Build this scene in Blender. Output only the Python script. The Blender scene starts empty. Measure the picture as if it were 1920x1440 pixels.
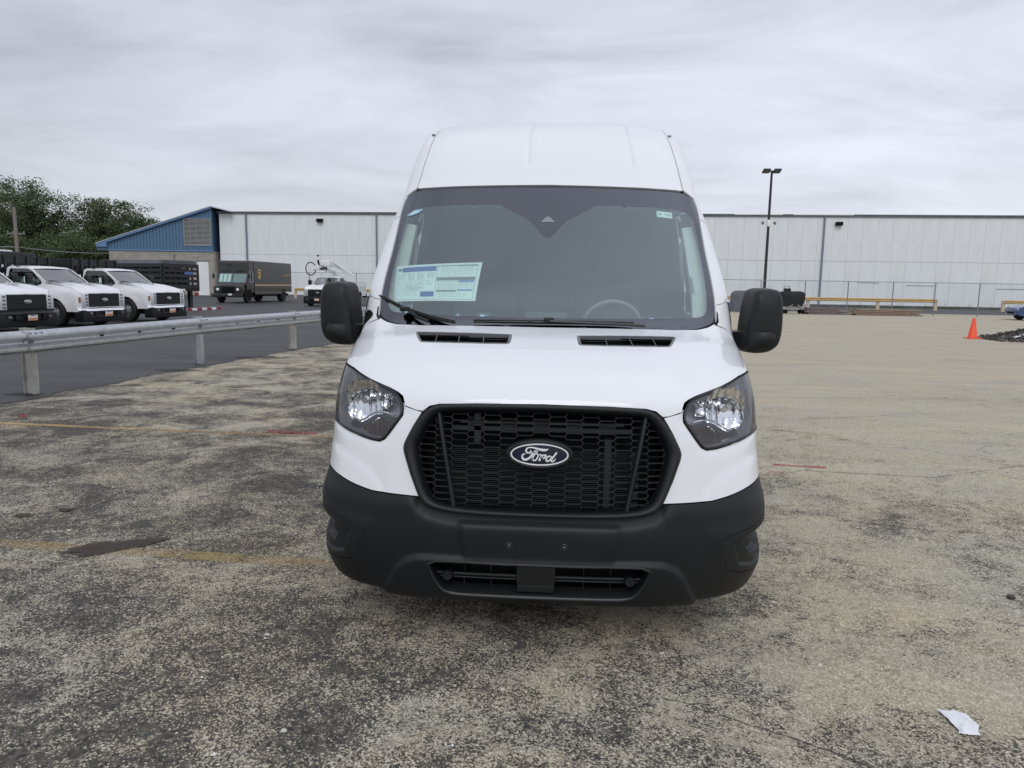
import bpy, bmesh, math, random
import numpy as np
from mathutils import Vector, Matrix, noise
from mathutils.geometry import delaunay_2d_cdt
R = math.radians
rnd = random.Random(7)
SC = bpy.context.scene
COL = SC.collection

# ------------------------------------------------------------------ camera
cam_d = bpy.data.cameras.new("camera"); cam = bpy.data.objects.new("camera", cam_d); COL.objects.link(cam)
cam_d.sensor_width = 36.0; cam_d.lens = 36.0*1333/1920
cam_d.clip_start = .05; cam_d.clip_end = 6000
cam.matrix_world = Matrix.Translation((.028, 0, 1.6)) @ Matrix.Rotation(R(3.0), 4, 'Z') @ Matrix.Rotation(math.pi/2-R(7.94), 4, 'X') @ Matrix.Rotation(R(.92), 4, 'Z')
SC.camera = cam
# ------------------------------------------------------------------ world + sun (overcast)
W = bpy.data.worlds.new("World"); SC.world = W; W.use_nodes = True
nt = W.node_tree; nt.nodes.clear()
def N(t, typ, **kw):
    n = t.nodes.new(typ)
    for k, v in kw.items():
        if k in n.inputs: n.inputs[k].default_value = v
        else: setattr(n, k, v)
    return n
SUN_EL, SUN_ROT = 46, 178
sky = N(nt, 'ShaderNodeTexSky', sky_type='NISHITA', sun_disc=False, sun_elevation=R(SUN_EL), sun_rotation=R(SUN_ROT))
tc = N(nt, 'ShaderNodeTexCoord'); sep = N(nt, 'ShaderNodeSeparateXYZ'); nt.links.new(tc.outputs['Generated'], sep.inputs[0])
zc = N(nt, 'ShaderNodeMath', operation='MAXIMUM'); nt.links.new(sep.outputs['Z'], zc.inputs[0]); zc.inputs[1].default_value = 0
za = N(nt, 'ShaderNodeMath', operation='ADD'); nt.links.new(zc.outputs[0], za.inputs[0]); za.inputs[1].default_value = .16
dv = []
for k in 'XY':
    d = N(nt, 'ShaderNodeMath', operation='DIVIDE'); nt.links.new(sep.outputs[k], d.inputs[0]); nt.links.new(za.outputs[0], d.inputs[1]); dv.append(d)
cmb = N(nt, 'ShaderNodeCombineXYZ'); nt.links.new(dv[0].outputs[0], cmb.inputs[0]); nt.links.new(dv[1].outputs[0], cmb.inputs[1])
mp = N(nt, 'ShaderNodeMapping'); mp.inputs['Scale'].default_value = (.62, 1.0, 1); mp.inputs['Rotation'].default_value = (0, 0, R(-14)); mp.inputs['Location'].default_value = (7.4, 4.2, 0)
nt.links.new(cmb.outputs[0], mp.inputs[0])
n1 = N(nt, 'ShaderNodeTexNoise', Scale=1.55, Detail=7.0, Roughness=.56, Distortion=.45); nt.links.new(mp.outputs[0], n1.inputs['Vector'])
cr = N(nt, 'ShaderNodeValToRGB'); nt.links.new(n1.outputs['Fac'], cr.inputs[0])
el = cr.color_ramp.elements; el[0].position = .32; el[0].color = (.56, .57, .64, 1); el[1].position = .68; el[1].color = (.83, .86, .94, 1)
e = cr.color_ramp.elements.new(.48); e.color = (.70, .72, .79, 1)
hz = N(nt, 'ShaderNodeMapRange'); nt.links.new(zc.outputs[0], hz.inputs['Value']); hz.inputs['From Min'].default_value = 0; hz.inputs['From Max'].default_value = .22; hz.inputs['To Min'].default_value = .75; hz.inputs['To Max'].default_value = 0
mh = N(nt, 'ShaderNodeMix', data_type='RGBA'); nt.links.new(hz.outputs[0], mh.inputs['Factor']); nt.links.new(cr.outputs[0], mh.inputs['A']); mh.inputs['B'].default_value = (.80, .82, .84, 1)
mx = N(nt, 'ShaderNodeMix', data_type='RGBA', blend_type='MULTIPLY'); mx.inputs['Factor'].default_value = 1
nt.links.new(mh.outputs['Result'], mx.inputs['A']); mx.inputs['B'].default_value = (9.9, 10.05, 10.35, 1)
gx_ = N(nt, 'ShaderNodeMapRange'); nt.links.new(sep.outputs['X'], gx_.inputs['Value']); gx_.inputs['From Min'].default_value = -.6; gx_.inputs['From Max'].default_value = .6; gx_.inputs['To Min'].default_value = .87; gx_.inputs['To Max'].default_value = 1.10
# zenith slightly brighter (overcast sky)
bz = N(nt, 'ShaderNodeMapRange'); nt.links.new(zc.outputs[0], bz.inputs['Value']); bz.inputs['From Min'].default_value = .3; bz.inputs['From Max'].default_value = 1; bz.inputs['To Min'].default_value = 1.0; bz.inputs['To Max'].default_value = 1.12
gm_ = N(nt, 'ShaderNodeMath', operation='MULTIPLY'); nt.links.new(bz.outputs[0], gm_.inputs[0]); nt.links.new(gx_.outputs[0], gm_.inputs[1])
vs = N(nt, 'ShaderNodeVectorMath', operation='SCALE'); nt.links.new(mx.outputs['Result'], vs.inputs[0]); nt.links.new(gm_.outputs[0], vs.inputs['Scale'])
m2 = N(nt, 'ShaderNodeMix', data_type='RGBA'); m2.inputs['Factor'].default_value = .93
nt.links.new(sky.outputs[0], m2.inputs['A']); nt.links.new(vs.outputs[0], m2.inputs['B'])
bg = N(nt, 'ShaderNodeBackground'); nt.links.new(m2.outputs['Result'], bg.inputs['Color']); bg.inputs['Strength'].default_value = .1
wo = N(nt, 'ShaderNodeOutputWorld'); nt.links.new(bg.outputs[0], wo.inputs[0])
sd = bpy.data.lights.new("sun", 'SUN'); sd.energy = .95; sd.angle = R(38); sd.color = (1, .98, .95)
so = bpy.data.objects.new("sun", sd); COL.objects.link(so)
a_, e_ = R(SUN_ROT), R(SUN_EL)
so.rotation_euler = Vector((math.sin(a_)*math.cos(e_), math.cos(a_)*math.cos(e_), math.sin(e_))).to_track_quat('Z', 'Y').to_euler()
vw = SC.view_settings; vw.view_transform = 'Standard'; vw.look = 'None'; vw.exposure = 0; vw.gamma = 1; vw.use_curve_mapping = False

# ------------------------------------------------------------------ materials
MATS = {}
def mat(name, col, rough=.5, metal=0., coat=0., spec=.5, grain=0., gscale=30., bump=0., bscale=60., dirt=None):
    if name in MATS: return MATS[name]
    m = bpy.data.materials.new(name); m.use_nodes = True; t = m.node_tree; b = t.nodes['Principled BSDF']
    b.inputs['Base Color'].default_value = (*col, 1); b.inputs['Roughness'].default_value = rough; b.inputs['Metallic'].default_value = metal
    b.inputs['Coat Weight'].default_value = coat; b.inputs['Coat Roughness'].default_value = .04; b.inputs['Specular IOR Level'].default_value = spec
    tcn = N(t, 'ShaderNodeTexCoord')
    if grain:
        nz = N(t, 'ShaderNodeTexNoise', Scale=gscale, Detail=5.0, Roughness=.6); t.links.new(tcn.outputs['Object'], nz.inputs['Vector'])
        r = N(t, 'ShaderNodeMapRange'); t.links.new(nz.outputs['Fac'], r.inputs['Value']); r.inputs['From Min'].default_value = .3; r.inputs['From Max'].default_value = .7; r.inputs['To Min'].default_value = 1-grain; r.inputs['To Max'].default_value = 1+grain
        v = N(t, 'ShaderNodeVectorMath', operation='SCALE'); v.inputs[0].default_value = col; t.links.new(r.outputs[0], v.inputs['Scale'])
        last = v.outputs[0]
        if dirt:
            n2 = N(t, 'ShaderNodeTexNoise', Scale=dirt[1], Detail=6.0, Roughness=.7); t.links.new(tcn.outputs['Object'], n2.inputs['Vector'])
            r2 = N(t, 'ShaderNodeMapRange'); t.links.new(n2.outputs['Fac'], r2.inputs['Value']); r2.inputs['From Min'].default_value = dirt[2]; r2.inputs['From Max'].default_value = dirt[2]+.12
            mm = N(t, 'ShaderNodeMix', data_type='RGBA'); t.links.new(r2.outputs[0], mm.inputs['Factor']); t.links.new(last, mm.inputs['A']); mm.inputs['B'].default_value = (*dirt[0], 1); last = mm.outputs['Result']
        t.links.new(last, b.inputs['Base Color'])
    if bump:
        nb = N(t, 'ShaderNodeTexNoise', Scale=bscale, Detail=4.0); t.links.new(tcn.outputs['Object'], nb.inputs['Vector'])
        bn = N(t, 'ShaderNodeBump', Strength=bump, Distance=.01); t.links.new(nb.outputs['Fac'], bn.inputs['Height']); t.links.new(bn.outputs[0], b.inputs['Normal'])
    MATS[name] = m; return m
def glassmat(name, tint, refl, rough=0., gcol=(1, 1, 1)):
    if name in MATS: return MATS[name]
    m = bpy.data.materials.new(name); m.use_nodes = True; t = m.node_tree; t.nodes.clear()
    tr = N(t, 'ShaderNodeBsdfTransparent'); tr.inputs[0].default_value = (*tint, 1)
    gl = N(t, 'ShaderNodeBsdfGlossy', Roughness=rough); gl.inputs[0].default_value = (*gcol, 1)
    lw = N(t, 'ShaderNodeFresnel', IOR=1.45); ad = N(t, 'ShaderNodeMath', operation='ADD', use_clamp=True); t.links.new(lw.outputs[0], ad.inputs[0]); ad.inputs[1].default_value = refl
    mi = N(t, 'ShaderNodeMixShader'); t.links.new(ad.outputs[0], mi.inputs[0]); t.links.new(tr.outputs[0], mi.inputs[1]); t.links.new(gl.outputs[0], mi.inputs[2])
    o = N(t, 'ShaderNodeOutputMaterial'); t.links.new(mi.outputs[0], o.inputs[0]); MATS[name] = m; return m
M_white = mat('white_paint', (.80, .815, .835), .32, coat=1.0, spec=.4)
M_twhite = mat('truck_white', (.80, .81, .82), .3, coat=.8)
M_plast = mat('dark_plastic', (.0078, .0088, .0108), .46, spec=.40, bump=.15, bscale=700, grain=.18, gscale=5)
M_plast2 = mat('black_plastic', (.008, .009, .010), .36, spec=.5)
M_black = mat('black_gap', (.006, .006, .007), .8, spec=.2)
M_rubber = mat('black_rubber', (.015, .015, .016), .6, grain=.2, gscale=20)
M_chrome = mat('chrome', (.86, .87, .89), .10, 1.0)
M_housing = mat('lamp_housing', (.36, .36, .41), .32, .45)
M_trimgrey = mat('grey_trim', (.16, .165, .175), .45)
M_amber = mat('amber_dark', (.105, .075, .065), .25, .3)
M_amberl = mat('amber_light', (.30, .12, .05), .3)
M_frit = glassmat('frit_glass', (.0, .0, .0), .11)
M_frit2 = glassmat('frit_band_glass', (0., 0., 0.), .115, gcol=(.93, .97, 1.08))
M_wind = glassmat('windshield_glass', (.86, .97, .94), .165, gcol=(.88, 1.0, 1.03))
M_lens = glassmat('clear_lens', (.93, .94, .95), .03)
M_sideglass = glassmat('side_glass', (.62, .74, .72), .05)
M_cabin = mat('cabin_grey', (.17, .185, .19), .7)
M_cabinl = mat('cabin_light_trim', (.60, .64, .61), .7)
M_blue = mat('emblem_blue', (.006, .008, .032), .2, coat=1.0)
M_wh = mat('print_white', (.85, .86, .86), .4)
M_paper = mat('sticker_paper', (.80, .86, .84), .5)
M_pblue = mat('print_blue', (.07, .16, .42), .5)
M_pgrey = mat('print_grey', (.22, .25, .27), .5)
M_plgrey = mat('print_light_grey', (.52, .58, .57), .5)
M_pgreen = mat('print_green', (.15, .36, .24), .5)
M_steel = mat('galvanised_steel', (.50, .52, .54), .38, .75, grain=.14, gscale=9, dirt=((.36, .37, .38), 3.0, .6))
M_post = mat('weathered_post', (.40, .39, .36), .65, .2, grain=.25, gscale=6, dirt=((.20, .13, .08), 4.0, .62))
M_brown = mat('dark_brown_paint', (.021, .019, .019), .35, coat=.4)
M_gold = mat('gold_print', (.72, .47, .10), .4)
M_goldl = mat('gold_stripe', (.62, .48, .30), .4)
M_ctext = mat('gold_text', (.55, .36, .22), .5)
M_stake = mat('black_stake_paint', (.014, .015, .018), .4)
M_tarp = mat('grey_tarp', (.10, .105, .125), .6, grain=.2, gscale=2)
M_rim = mat('steel_rim', (.42, .43, .44), .35, .8)
M_dglass = mat('dark_glass', (.02, .028, .028), .05, coat=1.0)
M_tglass = glassmat('truck_glass', (.62, .76, .70), .24)
M_red = mat('red_lens', (.30, .02, .03), .3)
M_tagor = mat('tag_orange', (.78, .30, .12), .5)
M_tagwh = mat('tag_white', (.8, .72, .62), .5)
M_yellow = mat('yellow_beam_paint', (.62, .42, .17), .55, grain=.15, gscale=3)
M_cream = mat('cream_post_paint', (.62, .52, .38), .6, grain=.1)
M_conc = mat('panel_white_paint', (.80, .83, .84), .7, grain=.05, gscale=.8)
M_conc2 = mat('panel_white_paint_stained', (.78, .81, .81), .75, grain=.06, gscale=.6, dirt=((.68, .68, .66), .8, .62))
M_fascia = mat('roof_fascia_grey', (.14, .145, .15), .7, grain=.3, gscale=1)
M_pipe = mat('downspout_grey', (.20, .23, .27), .6)
M_bluem = mat('blue_metal_siding', (.085, .17, .28), .45, grain=.06, gscale=2)
M_bluer = mat('blue_metal_trim', (.12, .24, .42), .4)
M_louv = mat('louver_grey', (.34, .34, .33), .6)
M_louvd = mat('louver_dark', (.06, .06, .065), .8)
M_polem = mat('pole_black', (.02, .022, .027), .5)
M_cone = mat('orange_cone', (.85, .09, .03), .5)
M_rock = mat('asphalt_rubble', (.075, .07, .062), .9, grain=.4, gscale=7)
M_wood = mat('weathered_timber', (.27, .20, .14), .85, grain=.25, gscale=5)
M_wood2 = mat('grey_timber', (.22, .21, .20), .85, grain=.25, gscale=5)
M_brick = mat('reddish_blocks', (.16, .12, .12), .9, grain=.3, gscale=4)
M_cloth = mat('black_cover_fabric', (.012, .013, .016), .8)
M_carblue = mat('blue_car_paint', (.03, .07, .20), .25, coat=1.0)
M_tag = mat('licence_plate', (.75, .76, .78), .5)
M_wpole = mat('utility_pole_wood', (.22, .20, .18), .9, grain=.2)
M_wire = mat('wire_grey', (.35, .36, .35), .6)
M_boom = mat('boom_white', (.78, .79, .79), .45)
M_litter = mat('thin_plastic', (.78, .79, .82), .35)
M_grassd = mat('weed_green', (.06, .085, .03), .8)
M_bark = mat('tree_bark', (.07, .055, .045), .9)
def leafmat(name, c1, c2):
    m = bpy.data.materials.new(name); m.use_nodes = True; t = m.node_tree; b = t.nodes['Principled BSDF']
    g = N(t, 'ShaderNodeNewGeometry'); r = N(t, 'ShaderNodeValToRGB'); t.links.new(g.outputs['Random Per Island'], r.inputs[0])
    r.color_ramp.elements[0].color = (*c1, 1); r.color_ramp.elements[1].color = (*c2, 1)
    t.links.new(r.outputs[0], b.inputs['Base Color']); b.inputs['Roughness'].default_value = .7; b.inputs['Specular IOR Level'].default_value = .25
    b.inputs['Transmission Weight'].default_value = 0
    return m
M_leafA = leafmat('leaf_green', (.05, .08, .035), (.12, .16, .068))
M_leafB = leafmat('leaf_dark', (.04, .065, .031), (.095, .13, .056))
M_leafC = leafmat('leaf_yellowish', (.075, .105, .042), (.165, .195, .082))

# ------------------------------------------------------------------ helpers
def link(name, me, m=None, parent=None):
    o = bpy.data.objects.new(name, me); COL.objects.link(o)
    if m is not None and len(me.materials) == 0:
        for q in (m if isinstance(m, (list, tuple)) else [m]): me.materials.append(q)
    if parent is not None: o.parent = parent
    return o
def mesh(name, V, F, m, parent=None, smooth=None, midx=None):
    me = bpy.data.meshes.new(name); me.from_pydata([tuple(map(float, v)) for v in V], [], [tuple(map(int, f)) for f in F])
    o = link(name, me, m, parent)
    if midx is not None: me.polygons.foreach_set('material_index', midx)
    if smooth is not None:
        me.polygons.foreach_set('use_smooth', [True]*len(me.polygons)); me.set_sharp_from_angle(angle=R(smooth))
    me.update(); return o
def tag(o, label, cat, group=None):
    o['label'] = label; o['category'] = cat
    if group: o['group'] = group
    return o
def struct(o): o['kind'] = 'structure'; return o
def stuff(o): o['kind'] = 'stuff'; return o
def empty(name, loc=(0, 0, 0), rz=0):
    o = bpy.data.objects.new(name, None); COL.objects.link(o); o.location = loc; o.rotation_euler = (0, 0, rz); o.empty_display_size = .2; return o
def copy_tree(o, parent=None):
    c = o.copy(); COL.objects.link(c); c.parent = parent
    for ch in list(o.children): copy_tree(ch, c)
    return c
class MB:
    def __init__(s): s.v = []; s.f = []; s.mi = []
    def add(s, V, F, mi=0):
        b = len(s.v); s.v += [tuple(p) for p in V]; s.f += [tuple(b+i for i in f) for f in F]; s.mi += [mi]*len(F); return s
    def box(s, x0, x1, y0, y1, z0, z1, bev=0., mi=0, rot=None, at=None):
        if bev <= 0:
            V = [(x, y, z) for x in (x0, x1) for y in (y0, y1) for z in (z0, z1)]
            F = [(0, 1, 3, 2), (4, 6, 7, 5), (0, 4, 5, 1), (2, 3, 7, 6), (0, 2, 6, 4), (1, 5, 7, 3)]
        else:
            bm = bmesh.new(); bmesh.ops.create_cube(bm, size=1)
            for v in bm.verts: v.co = Vector(((x0+x1)/2+v.co.x*(x1-x0), (y0+y1)/2+v.co.y*(y1-y0), (z0+z1)/2+v.co.z*(z1-z0)))
            bmesh.ops.bevel(bm, geom=list(bm.edges), offset=bev, segments=2, affect='EDGES', profile=.6)
            bm.verts.index_update(); V = [tuple(v.co) for v in bm.verts]; F = [tuple(v.index for v in f.verts) for f in bm.faces]; bm.free()
        if rot is not None: V = [tuple(rot @ Vector(v)) for v in V]
        if at is not None: V = [(v[0]+at[0], v[1]+at[1], v[2]+at[2]) for v in V]
        return s.add(V, F, mi)
    def tube(s, P, r, n=8, mi=0, cap=True):
        P = [Vector(p) for p in P]; rr = r if isinstance(r, (list, tuple)) else [r]*len(P); V = []; F = []; up = None
        for i, p in enumerate(P):
            d = (P[min(i+1, len(P)-1)]-P[max(i-1, 0)]).normalized()
            if up is None: up = Vector((0, 0, 1)) if abs(d.z) < .9 else Vector((1, 0, 0))
            a = d.cross(up).normalized(); b = a.cross(d).normalized(); up = b
            for k in range(n):
                t = 2*math.pi*k/n; V.append(p+(a*math.cos(t)+b*math.sin(t))*rr[i])
        for i in range(len(P)-1):
            for k in range(n): F.append((i*n+k, i*n+(k+1) % n, (i+1)*n+(k+1) % n, (i+1)*n+k))
        if cap: F.append(tuple(range(n-1, -1, -1))); F.append(tuple((len(P)-1)*n+k for k in range(n)))
        return s.add(V, F, mi)
    def lathe(s, prof, axis='x', at=(0, 0, 0), n=24, mi=0):
        V = []; F = []
        for (r, h) in prof:
            for k in range(n):
                t = 2*math.pi*k/n; c, q = r*math.cos(t), r*math.sin(t)
                p = (h, c, q) if axis == 'x' else ((c, h, q) if axis == 'y' else (c, q, h)); V.append((p[0]+at[0], p[1]+at[1], p[2]+at[2]))
        for i in range(len(prof)-1):
            for k in range(n): F.append((i*n+k, i*n+(k+1) % n, (i+1)*n+(k+1) % n, (i+1)*n+k))
        return s.add(V, F, mi)
    def prism(s, poly, lo, hi, plane='yz', mi=0):
        n = len(poly)
        def P(p, h): return (h, p[0], p[1]) if plane == 'yz' else ((p[0], h, p[1]) if plane == 'xz' else (p[0], p[1], h))
        V = [P(p, lo) for p in poly]+[P(p, hi) for p in poly]
        F = [tuple(range(n-1, -1, -1)), tuple(range(n, 2*n))]+[(i, (i+1) % n, n+(i+1) % n, n+i) for i in range(n)]
        return s.add(V, F, mi)
    def grid(s, P, mi=0):
        ni, nj = len(P), len(P[0]); V = [tuple(p) for row in P for p in row]
        return s.add(V, [(i*nj+j, i*nj+j+1, (i+1)*nj+j+1, (i+1)*nj+j) for i in range(ni-1) for j in range(nj-1)], mi)
    def build(s, name, m, parent=None, smooth=None):
        return mesh(name, s.v, s.f, m, parent, smooth, s.mi if isinstance(m, (list, tuple)) else None)
def inpoly(P, L):
    P = np.asarray(P, float); L = np.asarray(L, float); x, y = P[:, 0], P[:, 1]; c = np.zeros(len(P), bool)
    a = L; b = np.roll(L, -1, 0)
    for (x0, y0), (x1, y1) in zip(a, b):
        if y0 == y1: continue
        k = ((y0 > y) != (y1 > y)) & (x < (x1-x0)*(y-y0)/(y1-y0)+x0); c ^= k
    return c
def distpoly(P, L, closed=True):
    P = np.asarray(P, float); L = np.asarray(L, float); best = np.full(len(P), 1e9)
    n = len(L)
    for i in range(n if closed else n-1):
        a, b = L[i], L[(i+1) % n]; d = b-a; t = np.clip(((P-a)@d)/max(d@d, 1e-12), 0, 1); q = a+t[:, None]*d
        best = np.minimum(best, np.hypot(*(P-q).T))
    return best
def sdf(P, L): return np.where(inpoly(P, L), -1, 1)*distpoly(P, L)
def resample(L, sp):
    L = np.asarray(L, float); out = []
    for i in range(len(L)):
        a, b = L[i], L[(i+1) % len(L)]; n = max(1, int(math.ceil(np.hypot(*(b-a))/sp)))
        for k in range(n): out.append(a+(b-a)*k/n)
    return np.array(out)
def smoothloop(L, it=1):
    L = np.asarray(L, float)
    for _ in range(it):
        a, b = L, np.roll(L, -1, 0); L = np.stack([a*.75+b*.25, a*.25+b*.75], 1).reshape(-1, 2)
    return L
def area2(L): return .5*sum(L[i][0]*L[(i+1) % len(L)][1]-L[(i+1) % len(L)][0]*L[i][1] for i in range(len(L)))
def inset(L, d):
    L = np.asarray(L, float); sg = 1 if area2(L) > 0 else -1
    e = np.roll(L, -1, 0)-L; nn = np.stack([-e[:, 1], e[:, 0]], 1)*sg; nn /= np.maximum(np.linalg.norm(nn, axis=1, keepdims=True), 1e-9)
    v = nn+np.roll(nn, 1, 0); v /= np.maximum(np.linalg.norm(v, axis=1, keepdims=True), 1e-9)
    return L+v*d
def cdt(loops, spx, spy=None, sp_edge=None, extra=None):
    """loops: first outer, the others holes. returns points2d, tris, boundary loops (index lists)"""
    spy = spy or spx; sp_edge = sp_edge or min(spx, spy)
    V = []; E = []; BL = []
    for L in loops:
        r = resample(L, sp_edge); b = len(V); n = len(r); V += [tuple(p) for p in r]; E += [(b+i, b+(i+1) % n) for i in range(n)]; BL.append(r)
    O = BL[0]; x0, y0 = O.min(0); x1, y1 = O.max(0)
    gx = np.arange(x0+spx*.5, x1, spx); gy = np.arange(y0+spy*.5, y1, spy)
    G = np.array([(x, y) for j, y in enumerate(gy) for x in gx])
    if extra is not None: G = np.concatenate([G, extra]) if len(G) else extra
    if len(G):
        k = inpoly(G, O) & (distpoly(G, O) > sp_edge*.45)
        for H in BL[1:]: k &= ~inpoly(G, H) & (distpoly(G, H) > sp_edge*.45)
        G = G[k]; V += [tuple(p) for p in G]
    ov, oe, of, ovi, _, _ = delaunay_2d_cdt([Vector(v) for v in V], E, [], 0, 1e-7)
    pts = np.array([tuple(v) for v in ov]); C = np.array([pts[list(f)].mean(0) for f in of])
    k = inpoly(C, O)
    for H in BL[1:]: k &= ~inpoly(C, H)
    tris = [tuple(f) for f, q in zip(of, k) if q]
    mapv = {}
    for i, src in enumerate(ovi):
        for q in src: mapv[q] = i
    loopsi = []; b = 0
    for r in BL: loopsi.append([mapv[b+i] for i in range(len(r))]); b += len(r)
    return pts, tris, loopsi
def panel(name, loops, mapf, m, parent, spx=.03, spy=None, sp_edge=None, rim=.012, smooth=40, out=None, extra=None):
    """surface patch: 2-D loops -> CDT -> mapf(P2)->P3 ; rim goes inwards along -normal"""
    pts, tris, BL = cdt(loops, spx, spy, sp_edge, extra)
    P3 = mapf(pts); e = 1e-3
    du = (mapf(pts+[e, 0])-mapf(pts-[e, 0])); dvv = (mapf(pts+[0, e])-mapf(pts-[0, e])); nr = np.cross(du, dvv); nr /= np.maximum(np.linalg.norm(nr, axis=1, keepdims=True), 1e-12)
    if out is not None:
        o = out(P3); s = np.sign((nr*o).sum(1)); nr *= np.where(s == 0, 1, s)[:, None]
    a, b, c = P3[[t[0] for t in tris]], P3[[t[1] for t in tris]], P3[[t[2] for t in tris]]
    fn = np.cross(b-a, c-a); good = (fn*nr[[t[0] for t in tris]]).sum(1) >= 0
    F = [t if g else (t[0], t[2], t[1]) for t, g in zip(tris, good)]
    V = [tuple(p) for p in P3]
    if rim:
        for L in BL:
            b0 = len(V); n = len(L)
            for i in L: V.append(tuple(P3[i]-nr[i]*rim))
            for k in range(n): F.append((L[k], L[(k+1) % n], b0+(k+1) % n, b0+k))
    return mesh(name, V, F, m, parent, smooth)
def strokes(mb, paths, w, y0, y1, tf, mi=0):
    """flat lettering strokes: each path a polyline, built as thin slabs; tf maps (x,z)->(x,z)"""
    for P in paths:
        P = [tf(*p) for p in P]
        n = len(P); Lp, Rp = [], []
        for i in range(n):
            a = P[max(i-1, 0)]; b = P[min(i+1, n-1)]; dx, dz = b[0]-a[0], b[1]-a[1]; l = math.hypot(dx, dz) or 1
            ww = w if not isinstance(w, (list, tuple)) else w[i]
            Lp.append((P[i][0]-dz/l*ww/2, P[i][1]+dx/l*ww/2)); Rp.append((P[i][0]+dz/l*ww/2, P[i][1]-dx/l*ww/2))
        V = []
        for q in (Lp, Rp):
            for y in (y0, y1): V += [(p[0], y, p[1]) for p in q]
        F = []
        for i in range(n-1):
            l0, l1, r0, r1 = i, n+i, 2*n+i, 3*n+i
            F += [(l0, l0+1, r0+1, r0), (l0, l1, l1+1, l0+1), (r0, r0+1, r1+1, r1), (l1, r1, r1+1, l1+1)]
        F += [(0, 2*n, 3*n, n), (n-1, 2*n-1, 4*n-1, 3*n-1)]
        mb.add(V, F, mi)
def wheel(parent, x, y, r, w, side, rimr, cap=M_rim, mt=M_rubber):
    o = empty('wheel', (x, y, r)); o.parent = parent
    t = MB(); t.lathe([(rimr, -w*.45), (r*.93, -w*.5), (r, -w*.38), (r, w*.38), (r*.93, w*.5), (rimr, w*.45)], 'x', n=32); t.build('tyre', mt, o, 35)
    d = MB(); s = side
    d.lathe([(rimr*1.01, s*w*.46), (rimr*.96, s*w*.40), (rimr*.9, s*w*.22), (rimr*.55, s*w*.34), (rimr*.36, s*w*.40), (rimr*.30, s*w*.52), (.001, s*w*.52)], 'x', n=32)
    for k in range(8):
        a = 2*math.pi*k/8; d.lathe([(.001, s*w*.44), (.016, s*w*.44), (.016, s*w*.36)], 'x', at=(0, math.cos(a)*rimr*.45, math.sin(a)*rimr*.45), n=6)
    d.build('rim', cap, o, 35)
    h = MB()
    for k in range(8):
        a = 2*math.pi*(k+.5)/8; h.lathe([(.001, s*w*.335), (rimr*.11, s*w*.335)], 'x', at=(0, math.cos(a)*rimr*.72, math.sin(a)*rimr*.72), n=10)
    h.build('rim_hole', M_black, o)
    return o


# ================================================================== GROUND
def gmat(name, build):
    m = bpy.data.materials.new(name); m.use_nodes = True; t = m.node_tree; b = t.nodes['Principled BSDF']; build(t, b); return m
def L_(t, a, b): t.links.new(a, b)
def noise_(t, vec, sc, det=5., ro=.6, dist=0.):
    n = N(t, 'ShaderNodeTexNoise', Scale=sc, Detail=det, Roughness=ro, Distortion=dist); L_(t, vec, n.inputs['Vector']); return n.outputs['Fac']
def rng(t, v, a, b, c=0., d=1., smooth=False):
    r = N(t, 'ShaderNodeMapRange'); L_(t, v, r.inputs['Value']); r.inputs['From Min'].default_value = a; r.inputs['From Max'].default_value = b; r.inputs['To Min'].default_value = c; r.inputs['To Max'].default_value = d
    if smooth: r.interpolation_type = 'SMOOTHSTEP'
    return r.outputs[0]
def op(t, o, a, b=None, clamp=False):
    n = N(t, 'ShaderNodeMath', operation=o, use_clamp=clamp)
    for i, v in enumerate((a, b)):
        if v is None: continue
        if isinstance(v, (int, float)): n.inputs[i].default_value = v
        else: L_(t, v, n.inputs[i])
    return n.outputs[0]
def mixc(t, f, a, b):
    n = N(t, 'ShaderNodeMix', data_type='RGBA'); L_(t, f, n.inputs['Factor'])
    for k, v in (('A', a), ('B', b)):
        if isinstance(v, tuple): n.inputs[k].default_value = (*v, 1)
        else: L_(t, v, n.inputs[k])
    return n.outputs['Result']
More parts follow.
